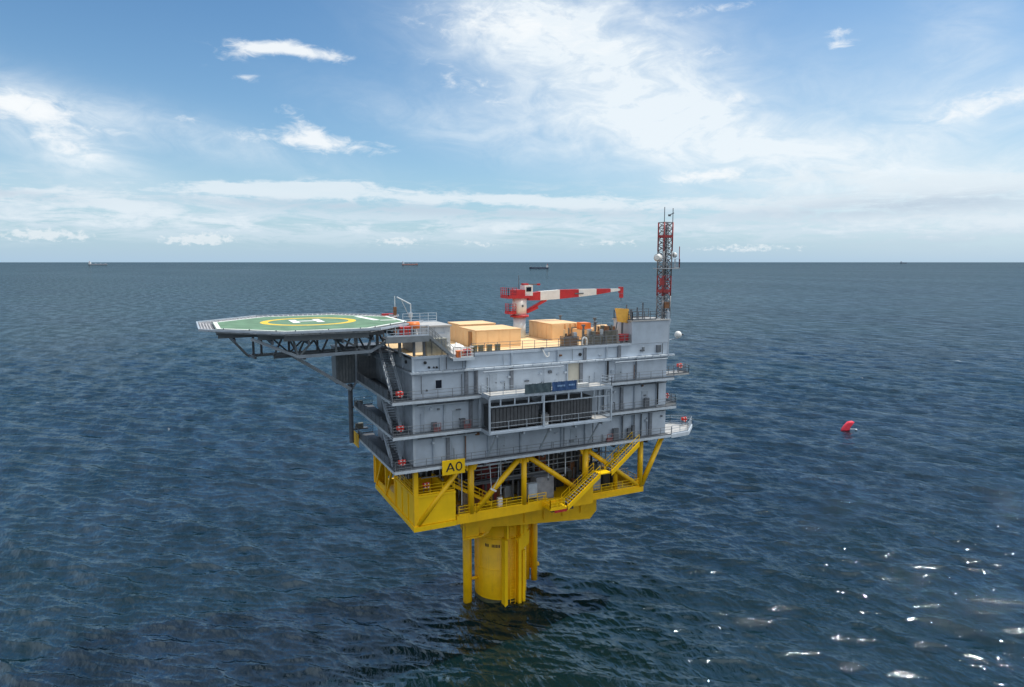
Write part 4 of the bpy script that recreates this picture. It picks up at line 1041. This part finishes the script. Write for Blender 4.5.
MB().box(10.2, 13.0, -5.2, -3.2, ZR + 0.005, ZR + 0.4).build('coaming', TAN, t); MB().box(10.05, 13.15, -5.35, -3.05, ZR + 0.4, ZR + 0.5).build('cover', TAN, t)
t = thing('tan_slab', 'low tan hatch slab near the back railing of the roof', 'hatch', (15, 4, ZR))
MB().box(12.9, 18.0, 2.6, 5.6, ZR + 0.005, ZR + 0.8).build('coaming', TAN, t); MB().box(12.75, 18.15, 2.45, 5.75, ZR + 0.8, ZR + 0.92).build('cover', TAN, t)
t = thing('tank_drum', 'round tan drum lying behind the skids near the ochre board', 'drum', (12.2, -5.0, ZR + 0.5))
MB().tube((11.4, -4.6, 36.4), (13.0, -4.6, 36.4), 0.55, 18).build('shell', TAN, t, True)
for u in (11.7, 12.6): MB().box(u, u + 0.14, -5.0, -4.2, ZR + 0.51, 36.1).build('saddle', DGREY, t)
t = thing('pipe_arch', 'white bent pipe arch standing at the roof railing', 'pipe', (8.1, -7.3, ZR))
mb = MB(); pts = [(7.75, ZR + 0.005), (7.75, 35.45), (7.85, 35.65), (8.05, 35.75), (8.3, 35.65), (8.4, 35.45), (8.4, ZR + 0.005)]
for a, b in zip(pts[:-1], pts[1:]): mb.tube((a[0], -7.25, a[1]), (b[0], -7.25, b[1]), 0.12, 8)
mb.build('pipe', WHITE, t)
MB().box(7.6, 8.55, -7.45, -7.05, ZR + 0.006, ZR + 0.06).build('base_plate', DGREY, t)
for (u, v, h, lab) in ((12.6, 6.6, 2.6, 'thin dark pipe post behind the ribbed cabin'), (14.6, 0.6, 2.6, 'thin dark pipe post near the middle of the roof'), (9.3, -5.0, 2.3, 'dark vent post among the skids, left of the drum'), (10.7, -5.6, 2.7, 'dark vent post with a cap beside the tall skid')):
    t = thing('vent_post', lab, 'vent', (u, v, ZR)); MB().tube((u, v, ZR), (u, v, ZR + h), 0.14, 8).build('pipe', DGREY, t); MB().tube((u, v, ZR + h), (u, v, ZR + h + 0.2), 0.26, 10).build('cap', DGREY, t)
t = thing('hanging_hose', 'white hose end hanging over the front roof edge', 'hose', (2.5, VF - 0.3, 33.6))
mb = MB()
for a, b in zip([(1.75, 34.75), (1.95, 34.4), (2.15, 34.0), (2.4, 33.75), (2.65, 33.9), (2.65, 34.3)][:-1], [(1.95, 34.4), (2.15, 34.0), (2.4, 33.75), (2.65, 33.9), (2.65, 34.3)]): mb.tube((a[0], VF - 0.3, a[1]), (b[0], VF - 0.3, b[1]), 0.08, 8)
mb.build('hose', WHITE, t); MB().box(1.6, 1.95, VF - 0.4, VF - 0.14, 34.75, 34.95).build('clamp', DGREY, t)
# small platform and goods at the foot of the access stair
t = thing('roof_side_platform', 'small railed platform at the foot of the helideck stair', 'platform', (-8.6, -8.3, ZR))
MB().box(-9.9, -7.45, -9.0, -7.85, 34.28, 34.45).build('floor', LFLOOR, t)
MB().box(-9.95, -7.4, -9.08, -9.01, 34.15, 34.5).build('edge_beam', PALE, t)
railing([(-9.0, -9.03, 34.5), (-7.45, -9.03, 34.5), (-7.45, -7.9, 34.5)], WHITE, t, step=0.8, t=0.07)
def crate(label, name, u0, u1, v0, v1, z0, z1, m, cat):
    t = thing(name, label, cat, ((u0 + u1) / 2, (v0 + v1) / 2, z0))
    MB().box(u0, u1, v0, v1, z0, z1 - 0.12).build('case', m, t)
    MB().box(u0 - 0.04, u1 + 0.04, v0 - 0.04, v1 + 0.04, z1 - 0.12, z1).build('lid', m, t)
    mb = MB()
    for k in (0.25, 0.75): mb.box(u0 + (u1 - u0) * k - 0.04, u0 + (u1 - u0) * k + 0.04, v0 - 0.06, v0 - 0.041, z0 + 0.05, z1 - 0.13)
    mb.build('strap', DGREY, t)
crate('orange case on the platform at the stair foot', 'orange_case', -9.25, -8.55, -8.6, -8.05, 34.46, 35.2, ORANGE, 'case')
crate('dark red case on the platform at the stair foot', 'red_case', -8.35, -7.65, -8.6, -8.05, 34.46, 35.3, RED, 'case')
crate('bright red foam box on the helideck access landing', 'foam_box', -15.6, -14.55, -8.4, -7.7, 36.91, 38.1, BRED, 'box')
t = thing('covered_bundle', 'white sheeted bundle behind the orange and red cases', 'bundle', (-8.7, -6.4, ZR))
mb = MB(); nb_ = 9
for j in range(nb_):
    for i in range(nb_):
        e = min(i, nb_ - 1 - i, j, nb_ - 1 - j)
        mb.v.append((-9.8 + i * 0.3, -7.3 + j * 0.28, ZR + 0.02 + (0 if e == 0 else 0.55 + 0.22 * min(e, 2) + 0.3 * math.sin(i * 1.9 + j) * math.cos(j * 1.3))))
for j in range(nb_ - 1):
    for i in range(nb_ - 1): mb.f.append((j * nb_ + i, j * nb_ + i + 1, (j + 1) * nb_ + i + 1, (j + 1) * nb_ + i))
mb.f.append(tuple([i for i in range(nb_)] + [j * nb_ + nb_ - 1 for j in range(1, nb_)] + [(nb_ - 1) * nb_ + i for i in range(nb_ - 2, -1, -1)] + [j * nb_ for j in range(nb_ - 2, 0, -1)])[::-1])
mb.build('sheet', WHITE, t)
MB().tube((-9.2, -7.35, ZR + 0.9), (-7.9, -7.35, ZR + 0.75), 0.05, 6).build('lashing', DGREY, t)
crate('pale olive crate under the helideck access landing', 'store_crate', -12.3, -9.9, -7.0, -5.9, ZR + 0.006, 36.5, mat('olive_crate_paint', (0.30, 0.30, 0.25), 0.6, 0, 0.2), 'crate')
t = thing('orange_capsule', 'orange lifesaving capsule beside the helideck edge', 'capsule', (-13.4, -6.2, 37.0))
MB().tube((-14.1, -5.9, 38.0), (-12.8, -5.9, 38.0), 0.42, 16).build('shell', ORANGE, t, True)
mb = MB()
for u in (-13.9, -13.1): mb.bar((u, -6.2, 36.9), (u, -5.9, 37.7), 0.1)
mb.build('cradle', WHITE, t)
# monitor and hoist behind the helideck
t = thing('deck_hoist', 'thin white hoist frame with raised arm behind the helideck edge', 'hoist', (-9.9, 6.2, ZR))
MB().tube((-9.9, 6.2, ZR), (-9.9, 6.2, 39.6), 0.08, 8).build('post', PALE, t)
MB().tube((-9.9, 6.2, 39.6), (-11.6, 6.6, 40.55), 0.075, 8).build('arm', PALE, t)
MB().tube((-9.9, 6.2, 37.6), (-11.0, 6.5, 40.1), 0.04, 6).build('stay', PALE, t)
MB().box(-10.2, -9.7, 6.0, 6.5, 37.9, 38.5).build('winch', GREY2, t)
t = thing('wind_mast', 'short rusty cabinet with a white pole behind the helideck', 'mast', (-11.9, 6.4, ZR))
MB().box(-12.1, -11.75, 6.2, 6.6, ZR + 0.005, 39.3).build('cabinet', RUST, t)
MB().tube((-11.93, 6.4, 39.3), (-11.93, 6.4, 40.7), 0.06, 8).build('pole', PALE, t)
t = thing('red_locker', 'long red locker on legs behind the right edge of the helideck', 'locker', (-12.8, 8.2, ZR))
MB().box(-13.4, -11.8, 7.0, 7.6, 37.5, 38.4).build('case', RED, t)
for u in (-13.3, -12.0): MB().box(u, u + 0.12, 7.1, 7.4, ZR + 0.2, 37.5).build('leg', DGREY, t)
# red and white lifebuoy stands on the left-hand landings and right-hand platforms
def lifebuoy_stand(label, loc):
    t = thing('lifebuoy_stand', label, 'lifebuoy', loc, 'lifebuoy stands on the walkways')
    x, y, z = loc
    n = 20; mb = MB()
    for i in range(n):
        a, b = 2 * math.pi * i / n, 2 * math.pi * (i + 1) / n
        mb.tube((x + 0.27 * math.cos(a), y - 0.05, z + 0.85 + 0.27 * math.sin(a)), (x + 0.27 * math.cos(b), y - 0.05, z + 0.85 + 0.27 * math.sin(b)), 0.09, 8)
    ring = mb.build('ring', BRED, t)
    for k in range(4):
        a = math.pi / 4 + k * math.pi / 2
        MB().box(x + 0.27 * math.cos(a) - 0.07, x + 0.27 * math.cos(a) + 0.07, y - 0.15, y + 0.05, z + 0.85 + 0.27 * math.sin(a) - 0.07, z + 0.85 + 0.27 * math.sin(a) + 0.07).build('white_band', WHITE, ring)
    MB().box(x - 0.42, x + 0.42, y + 0.1, y + 0.25, z + 0.72, z + 1.1).build('backing_box', BRED, t)
    for sx_ in (-0.3, 0.3): MB().bar((x + sx_, y + 0.17, z), (x + sx_, y + 0.17, z + 0.72), 0.06).build('foot', DGREY, t)
    return t
lb = lifebuoy_stand('red and white lifebuoy stand at the corner of the top left walkway', (-15.9, -8.55, Z3 + 0.05))
copy_thing(lb, (-15.9, -8.55, Z2 + 0.05), 'red and white lifebuoy stand at the corner of the middle left walkway')
copy_thing(lb, (-15.75, -8.5, Z1 + 0.05), 'red and white lifebuoy stand at the corner of the lowest left walkway')
copy_thing(lb, (24.7, -5.4, Z3 + 0.005), 'red lifebuoy stand on the upper stub platform at the right wall')
copy_thing(lb, (21.9, -6.2, Z2 + 0.03), 'red lifebuoy stand on the middle stub platform at the right wall')
copy_thing(lb, (25.7, -5.5, Z1 + 0.03), 'red lifebuoy stand on the white platform at the lower right corner')
copy_thing(lb, (-12.6, -7.2, 15.35 + 3.7), 'small red lifebuoy stand above the yellow tank panel')
# red folding frames standing by the lower wall
def red_frame(label, u, z):
    t = thing('red_trolley', label, 'trolley', (u, -8.3, z), 'red trolleys on the front walkways')
    mb = MB()
    for s in (0, 0.8):
        mb.bar((u + s, -8.3, z), (u + s, -8.3, z + 1.0), 0.06)
    mb.bar((u, -8.3, z + 1.0), (u + 0.8, -8.3, z + 1.0), 0.06); mb.bar((u, -8.3, z + 0.5), (u + 0.8, -8.3, z + 0.5), 0.06)
    mb.build('frame', mat('faded_red', (0.32, 0.12, 0.12), 0.6), t)
    MB().box(u + 0.05, u + 0.75, -8.25, -7.95, z + 0.05, z + 0.4).build('bin', mat('faded_red', (0.32, 0.12, 0.12), 0.6), t)
red_frame('faded red trolley by the lowest front wall, right half', 11.0, Z1)
red_frame('faded red trolley on the middle front walkway near its left end', -12.0, Z2)
red_frame('faded red trolley on the middle front walkway beside the balcony', -8.4, Z2)

# ================================================================== COOLERS, BANNERS, SIGNS
def cooler(label, u0, u1, z0, z1):
    t = thing('cooler_bank', label, 'radiator', ((u0 + u1) / 2, -9.6, z0), 'dark radiator banks on the balcony')
    MB().box(u0, u1, -10.2, -8.4, z0 + 0.25, z1).build('core', DARK, t)
    n = round((u1 - u0) / 0.45)
    for i in range(n):
        a = u0 + (u1 - u0) * i / n
        MB().box(a + 0.035, a + (u1 - u0) / n - 0.035, -10.62, -10.21, z0 + 0.3, z1 - 0.05).build('fin_panel', RADI, t)
    MB().box(u0 - 0.05, u1 + 0.05, -10.66, -8.35, z1, z1 + 0.14).build('header', RADI, t)
    mb = MB()
    for u in (u0 + 0.2, u1 - 0.2):
        for v in (-10.4, -8.6): mb.box(u - 0.1, u + 0.1, v - 0.1, v + 0.1, z0, z0 + 0.25)
    mb.build('foot', DGREY, t)
    return t
cooler('dark finned radiator bank in the left bay of the balcony', -6.0, -0.1, 26.125, 28.75)
cooler('dark finned radiator bank in the right bay of the balcony', 1.5, 7.2, 26.125, 28.9)
t = thing('balcony_duct', 'grey duct casing between the two dark radiator banks', 'duct', (0.75, -9.9, 26.125))
MB().box(0.3, 1.35, -10.5, -8.6, 26.13, 27.4).build('casing', mat('duct_grey', (0.20, 0.20, 0.20), 0.5), t); MB().box(0.45, 1.2, -10.4, -8.7, 27.4, 27.6).build('flange', DGREY, t)
for lab, u, w in (('white sheet of packing on the balcony floor in front of the left radiator', -2.7, 1.9), ('small white box on the balcony floor by the middle post', 0.5, 0.45), ('white plank on the balcony floor under the right radiator', 1.5, 1.0)):
    t = thing('white_packing', lab, 'packing', (u + w / 2, -10.9, 26.125)); MB().box(u, u + w, -11.05, -10.7, 26.126, 26.24 if w != 0.45 else 26.6).build('body', WHITE, t); MB().box(u + 0.1, u + 0.18, -11.06, -10.69, 26.127, 26.25 if w != 0.45 else 26.61).build('band', PALE, t)
def banner(name, label, u0, u1, z0, z1, m):
    t = thing(name, label, 'banner', ((u0 + u1) / 2, BV - 0.06, z0))
    n = 14; vs = []; fs = []
    for j in range(4):
        for i in range(n + 1):
            vs.append((u0 + (u1 - u0) * i / n, BV - 0.075 - 0.02 * math.sin(i * 1.7 + j), z0 + (z1 - z0) * j / 3 - (0.04 * math.sin(math.pi * (i % 4) / 4) if j == 3 else 0)))
    for j in range(3):
        for i in range(n): fs.append((j * (n + 1) + i, j * (n + 1) + i + 1, (j + 1) * (n + 1) + i + 1, (j + 1) * (n + 1) + i))
    k = len(vs); vs += [(x, y + 0.012, z) for x, y, z in vs]; fs += [tuple(i + k for i in reversed(f)) for f in fs]
    MB().add(vs, fs).build('cloth', m, t)
    mb = MB()
    for i in range(0, n + 1, 3): mb.box(vs[i][0] - 0.03, vs[i][0] + 0.03, BV - 0.1, BV - 0.03, z1 - 0.06, z1 + 0.04)
    mb.build('tie', PALE, t)
    return t
banner('slate_banner', 'dark slate cloth banner tied to the balcony railing', -2.25, 1.2, 30.22, 31.35, TEAL)
bb = banner('blue_banner', 'blue cloth banner with pale lettering on the balcony railing', 1.25, 4.55, 30.22, 31.35, BLUE)
mb = MB()
for i, (u, w) in enumerate(((1.95, 0.16), (2.16, 0.12), (2.33, 0.2), (2.58, 0.12), (2.75, 0.22), (3.45, 0.2), (3.7, 0.12), (3.88, 0.2), (4.12, 0.12))):
    mb.box(u, u + w, BV - 0.112, BV - 0.1, 30.72 + 0.02 * (i % 2), 30.92)
mb.build('print', BMARK, bb)
t = thing('white_locker', 'white locker on the balcony deck right of the blue banner', 'locker', (5.6, -10.9, 30.15)); MB().box(4.9, 6.3, -11.1, -10.5, 30.15, 30.75).build('body', WHITE, t); MB().box(4.85, 6.35, -11.15, -10.45, 30.75, 30.82).build('lid', WHITE, t)

sg = thing('platform_sign', 'yellow rectangular sign reading AO on the front walkway edge', 'sign', (-10.1, -9.25, 21.5))
MB().box(-11.45, -8.75, -9.3, -9.2, 21.45, 23.1).build('plate', YEL2, sg)
mb = MB(); yy = -9.315
def stroke(p, q, w=0.17): mb.bar((p[0], yy, p[1]), (q[0], yy, q[1]), w, 0.02, up=(0, 1, 0))
stroke((-10.95, 21.82), (-10.5, 22.78)); stroke((-10.5, 22.78), (-10.05, 21.82)); stroke((-10.78, 22.12), (-10.22, 22.12), 0.13)
mb.build('letter_a', BLACK, sg)
mb = MB()
for i in range(20):
    a, b = 2 * math.pi * i / 20, 2 * math.pi * (i + 1) / 20
    stroke((-9.48 + 0.33 * math.cos(a), 22.3 + 0.46 * math.sin(a)), (-9.48 + 0.33 * math.cos(b), 22.3 + 0.46 * math.sin(b)), 0.15)
mb.build('letter_o', BLACK, sg)
mb = MB(); 
for u in (-11.0, -9.2): mb.box(u - 0.05, u + 0.05, -9.2, -9.05, 21.6, 22.9)
mb.build('bracket', DGREY, sg)
s2 = thing('side_sign', 'yellow plate hanging at the far left corner of the lowest walkway', 'sign', (-17.4, 8.2, 21.2))
MB().box(-17.0, -16.9, 6.9, 9.6, 21.25, 23.0).build('plate', YEL, s2); MB().box(-16.9, -16.84, 7.2, 7.3, 21.4, 22.8).build('bracket', DGREY, s2)
t = thing('hanging_lamp', 'long white lamp hanging on cables under the lowest walkway', 'lamp', (-5.0, -8.6, 18.3))
MB().bar((-5.3, -8.6, 18.85), (-4.6, -8.6, 18.45), 0.22, 0.2).build('lamp_body', WHITE, t)
mb = MB().tube((-5.2, -8.6, 18.8), (-5.4, -8.6, 21.9), 0.035, 6); mb.tube((-5.0, -8.6, 18.7), (-4.3, -8.6, 19.9), 0.035, 6); mb.tube((-4.3, -8.6, 19.9), (-4.2, -8.6, 21.9), 0.035, 6)
mb.build('cable', PALE, t)

# ================================================================== CELLAR DECK EQUIPMENT
def unit(name, label, u0, u1, v0, v1, z0, z1, m, cat='equipment', legs=False):
    t = thing(name, label, cat, ((u0 + u1) / 2, (v0 + v1) / 2, z0))
    b0 = z0 + (1.0 if legs else 0.12)
    MB().box(u0, u1, v0, v1, b0, z1).build('casing', m, t)
    MB().box(u0 + 0.08, u1 - 0.08, v0 - 0.05, v0 - 0.003, b0 + 0.1, z1 - 0.12).build('front_cover', m, t)
    mb = MB()
    for u in (u0 + 0.08, u1 - 0.08):
        for v in (v0 + 0.08, v1 - 0.08): mb.box(u - 0.07, u + 0.07, v - 0.07, v + 0.07, z0, b0)
    mb.build('foot', DGREY, t)
    return t
zc = 15.31
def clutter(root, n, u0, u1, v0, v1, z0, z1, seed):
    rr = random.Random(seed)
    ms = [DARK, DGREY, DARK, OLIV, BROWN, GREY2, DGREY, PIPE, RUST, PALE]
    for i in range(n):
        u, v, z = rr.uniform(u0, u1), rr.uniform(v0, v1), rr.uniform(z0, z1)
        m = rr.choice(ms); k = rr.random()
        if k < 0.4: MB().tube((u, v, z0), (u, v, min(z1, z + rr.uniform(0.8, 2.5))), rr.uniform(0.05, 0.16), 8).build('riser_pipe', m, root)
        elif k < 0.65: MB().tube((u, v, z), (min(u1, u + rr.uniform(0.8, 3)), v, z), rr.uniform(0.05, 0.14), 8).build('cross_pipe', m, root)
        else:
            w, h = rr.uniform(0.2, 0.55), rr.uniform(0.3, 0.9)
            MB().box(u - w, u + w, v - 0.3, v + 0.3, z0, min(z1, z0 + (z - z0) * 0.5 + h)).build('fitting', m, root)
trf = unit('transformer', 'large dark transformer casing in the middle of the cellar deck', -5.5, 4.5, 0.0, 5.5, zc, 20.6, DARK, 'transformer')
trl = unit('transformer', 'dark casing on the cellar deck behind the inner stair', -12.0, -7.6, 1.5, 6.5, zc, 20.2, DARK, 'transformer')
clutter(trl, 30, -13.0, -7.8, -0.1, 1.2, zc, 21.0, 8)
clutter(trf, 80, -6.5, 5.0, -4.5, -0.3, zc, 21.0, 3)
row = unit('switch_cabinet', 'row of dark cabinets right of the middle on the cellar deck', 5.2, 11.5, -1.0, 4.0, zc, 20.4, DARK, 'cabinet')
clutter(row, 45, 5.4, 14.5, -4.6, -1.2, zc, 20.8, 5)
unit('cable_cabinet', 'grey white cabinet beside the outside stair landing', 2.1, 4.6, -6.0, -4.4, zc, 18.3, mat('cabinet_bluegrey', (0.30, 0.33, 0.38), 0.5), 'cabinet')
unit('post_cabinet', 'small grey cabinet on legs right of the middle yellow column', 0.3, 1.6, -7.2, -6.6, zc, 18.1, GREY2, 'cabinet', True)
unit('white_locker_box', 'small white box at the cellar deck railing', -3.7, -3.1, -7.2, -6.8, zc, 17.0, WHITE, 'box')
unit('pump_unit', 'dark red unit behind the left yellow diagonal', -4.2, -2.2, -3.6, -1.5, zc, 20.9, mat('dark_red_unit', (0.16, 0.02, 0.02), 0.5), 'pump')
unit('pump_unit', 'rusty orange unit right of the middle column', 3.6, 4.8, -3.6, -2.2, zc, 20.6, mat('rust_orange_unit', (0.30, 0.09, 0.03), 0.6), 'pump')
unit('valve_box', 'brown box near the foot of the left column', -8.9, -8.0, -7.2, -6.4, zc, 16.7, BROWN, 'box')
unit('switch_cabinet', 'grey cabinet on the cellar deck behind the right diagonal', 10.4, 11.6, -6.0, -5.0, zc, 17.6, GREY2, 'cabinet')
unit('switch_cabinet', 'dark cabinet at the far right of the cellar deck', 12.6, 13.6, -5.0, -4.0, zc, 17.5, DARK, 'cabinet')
for i, (u, v, lab) in enumerate(((14.5, -4.5, 'small dark drum at the right end of the cellar deck'), (15.4, -3.2, 'small dark drum near the right corner column of the cellar deck'), (11.9, -3.0, 'small dark drum behind the grey cabinet on the cellar deck'))):
    t = thing('small_drum', lab, 'drum', (u, v, zc)); MB().tube((u, v, zc), (u, v, zc + 1.6), 0.38, 12).build('barrel', DARK, t, True); MB().tube((u, v, zc + 1.6), (u, v, zc + 1.75), 0.2, 10).build('cap', GREY2, t)
# pipe and cable runs under the topside
for k, (v, z, u0, u1, r, m) in enumerate(((-6.6, 20.6, -13.0, 13.0, 0.08, GIRD), (-6.2, 19.9, -6.0, 8.0, 0.08, GIRD), (-5.6, 18.9, -3.0, 6.8, 0.08, GIRD), (-5.9, 17.7, 8.6, 16.0, 0.09, PIPE), (-7.0, 21.2, -6.6, -1.0, 0.12, PALE))):
    t = thing('pipe_run', ['long grey pipe highest under the topside floor', 'grey pipe second below the topside floor', 'lower grey pipe in front of the dark transformer', 'pale pipe low at the right end of the cellar deck', 'thick pale pipe close under the floor left of the middle column'][k], 'pipe', ((u0 + u1) / 2, v, z))
    MB().tube((u0, v, z), (u1, v, z), r, 8).build('pipe', m, t)
    for u in np.arange(u0 + 0.6, u1, 2.6): MB().bar((u, v + 0.12, z - 0.1), (u, v + 0.12, 21.94), 0.06).build('hanger', GIRD, t)
for k, (u, z0, lab) in enumerate(((-8.3, 16.6, 'leftmost thin drop pipe under the topside'), (3.2, 18.2, 'thin drop pipe right of the middle yellow column'), (5.6, 18.4, 'thin pale drop pipe left of the tall right column'), (-3.3, 17.2, 'thin drop pipe beside the dark red unit'))):
    t = thing('drop_pipe', lab, 'pipe', (u, -7.1, z0)); MB().tube((u, -7.1, z0), (u, -7.1, 21.94), 0.07, 8).build('pipe', PALE, t); MB().tube((u, -7.1, z0), (u, -7.1, z0 + 0.3), 0.12, 8).build('valve', DGREY, t)

# ================================================================== SHIPS
def ship(label, x, y, length, heading, hull_m, house_m, deck_m, tanker=True):
    t = thing('cargo_ship', label, 'ship', (x, y, 0), 'cargo ships on the horizon')
    L = length; b = L * 0.08; h = L * 0.055
    prof = [(-0.5, -0.7), (-0.5, 0.8), (-0.42, 1.0), (0.3, 1.0), (0.44, 0.7), (0.5, 0.0), (0.44, -0.7), (0.3, -1.0), (-0.42, -1.0)]
    def P(k): return [(x + px_ * L * k, y + py_ * b) for px_, py_ in prof]
    vs = [(a, c, -1.5) for a, c in P(0.95)] + [(a, c, h) for a, c in P(1.0)]
    n = len(prof)
    MB().add(vs, [tuple(range(n - 1, -1, -1)), tuple(range(n, 2 * n))] + [(i, (i + 1) % n, n + (i + 1) % n, n + i) for i in range(n)]).build('hull', hull_m, t)
    MB().box(x - L * 0.46, x - L * 0.36, y - b * 0.8, y + b * 0.8, h, h + L * 0.10).build('deck_house', house_m, t)
    MB().box(x - L * 0.45, x - L * 0.39, y - b * 0.9, y + b * 0.9, h + L * 0.10, h + L * 0.125).build('bridge', house_m, t)
    MB().tube((x - L * 0.43, y, h + L * 0.12), (x - L * 0.43, y, h + L * 0.17), L * 0.012, 8).build('funnel', RED, t)
    MB().box(x + L * 0.36, x + L * 0.46, y - b * 0.5, y + b * 0.5, h, h + L * 0.03).build('forecastle', hull_m, t)
    MB().box(x - L * 0.33, x + L * 0.34, y - b * 0.7, y + b * 0.7, h, h + L * 0.012).build('hatch_row', deck_m, t)
    mb = MB()
    for k in (-0.1, 0.15, 0.41): mb.tube((x + L * k, y, h), (x + L * k, y, h + L * 0.07), L * 0.005, 6)
    mb.build('mast', house_m, t)
    # turn about its own middle
    t.rotation_euler = (0, 0, heading)
    return t
HULLB = mat('ship_hull_dark', (0.07, 0.085, 0.13), 0.5)
HULLR = mat('ship_hull_rust', (0.42, 0.24, 0.22), 0.5)
hd = HEAD - math.pi / 2
ship('dark hulled cargo ship with white aft house, nearest on the horizon', 2225, 4148, 138, hd + math.pi, HULLB, WHITE, HULLB)
ship('reddish cargo ship on the horizon left of the middle', 3113, 9936, 250, hd, HULLR, PALE, HULLR)
ship('pale cargo ship far off on the left horizon', -1126, 11995, 260, hd + 0.3, mat('ship_hull_pale', (0.30, 0.33, 0.38), 0.5), WHITE, PALE)
ship('tiny ship far off on the right horizon', 24000, 16400, 330, hd + 0.4, HULLB, GREY2, HULLB)

# ================================================================== BUOY
B = thing('marker_buoy', 'slanted bright red soft buoy with a pale float on the open water', 'buoy', (123.4, 43.8, 0))
bx, by = 123.4, 43.8
PINK = mat('pinkish_red_cover', (0.92, 0.05, 0.09), 0.6, 0, 0.12, 1.5)
rx, ry = math.sin(HEAD), -math.cos(HEAD)
out = [(-1.25, -0.35), (-1.05, 0.5), (-0.55, 1.5), (0.0, 2.35), (0.75, 2.55), (1.25, 2.2), (0.95, 1.5), (0.55, 0.7), (0.4, -0.1), (-0.4, -0.5)]
cxm, czm = 0.0, 1.1
mb = MB(); n = len(out)
for dep, sc in ((-0.42, 0.62), (-0.28, 0.93), (0.0, 1.0), (0.28, 0.93), (0.42, 0.62)):
    for (a_, z_) in out:
        x_ = cxm + (a_ - cxm) * sc; zz = czm + (z_ - czm) * sc
        mb.v.append((bx + rx * x_ * 1.45 + math.cos(HEAD) * dep, by + ry * x_ * 1.45 + math.sin(HEAD) * dep, zz))
for j in range(4):
    for i in range(n): mb.f.append((j * n + i, j * n + (i + 1) % n, (j + 1) * n + (i + 1) % n, (j + 1) * n + i))
mb.f += [tuple(range(n - 1, -1, -1)), tuple(range(4 * n, 5 * n))]
mb.build('cover', PINK, B, True)
MB().sphere((bx + rx * 2.4, by + ry * 2.4, 0.1), 0.32, 14, 8, 0.7).build('side_float', PALE, B, True)
MB().tube((bx + rx * 0.4, by + ry * 0.4, 0.3), (bx + rx * 2.1, by + ry * 2.1, 0.25), 0.09, 6).build('tether', PALE, B)
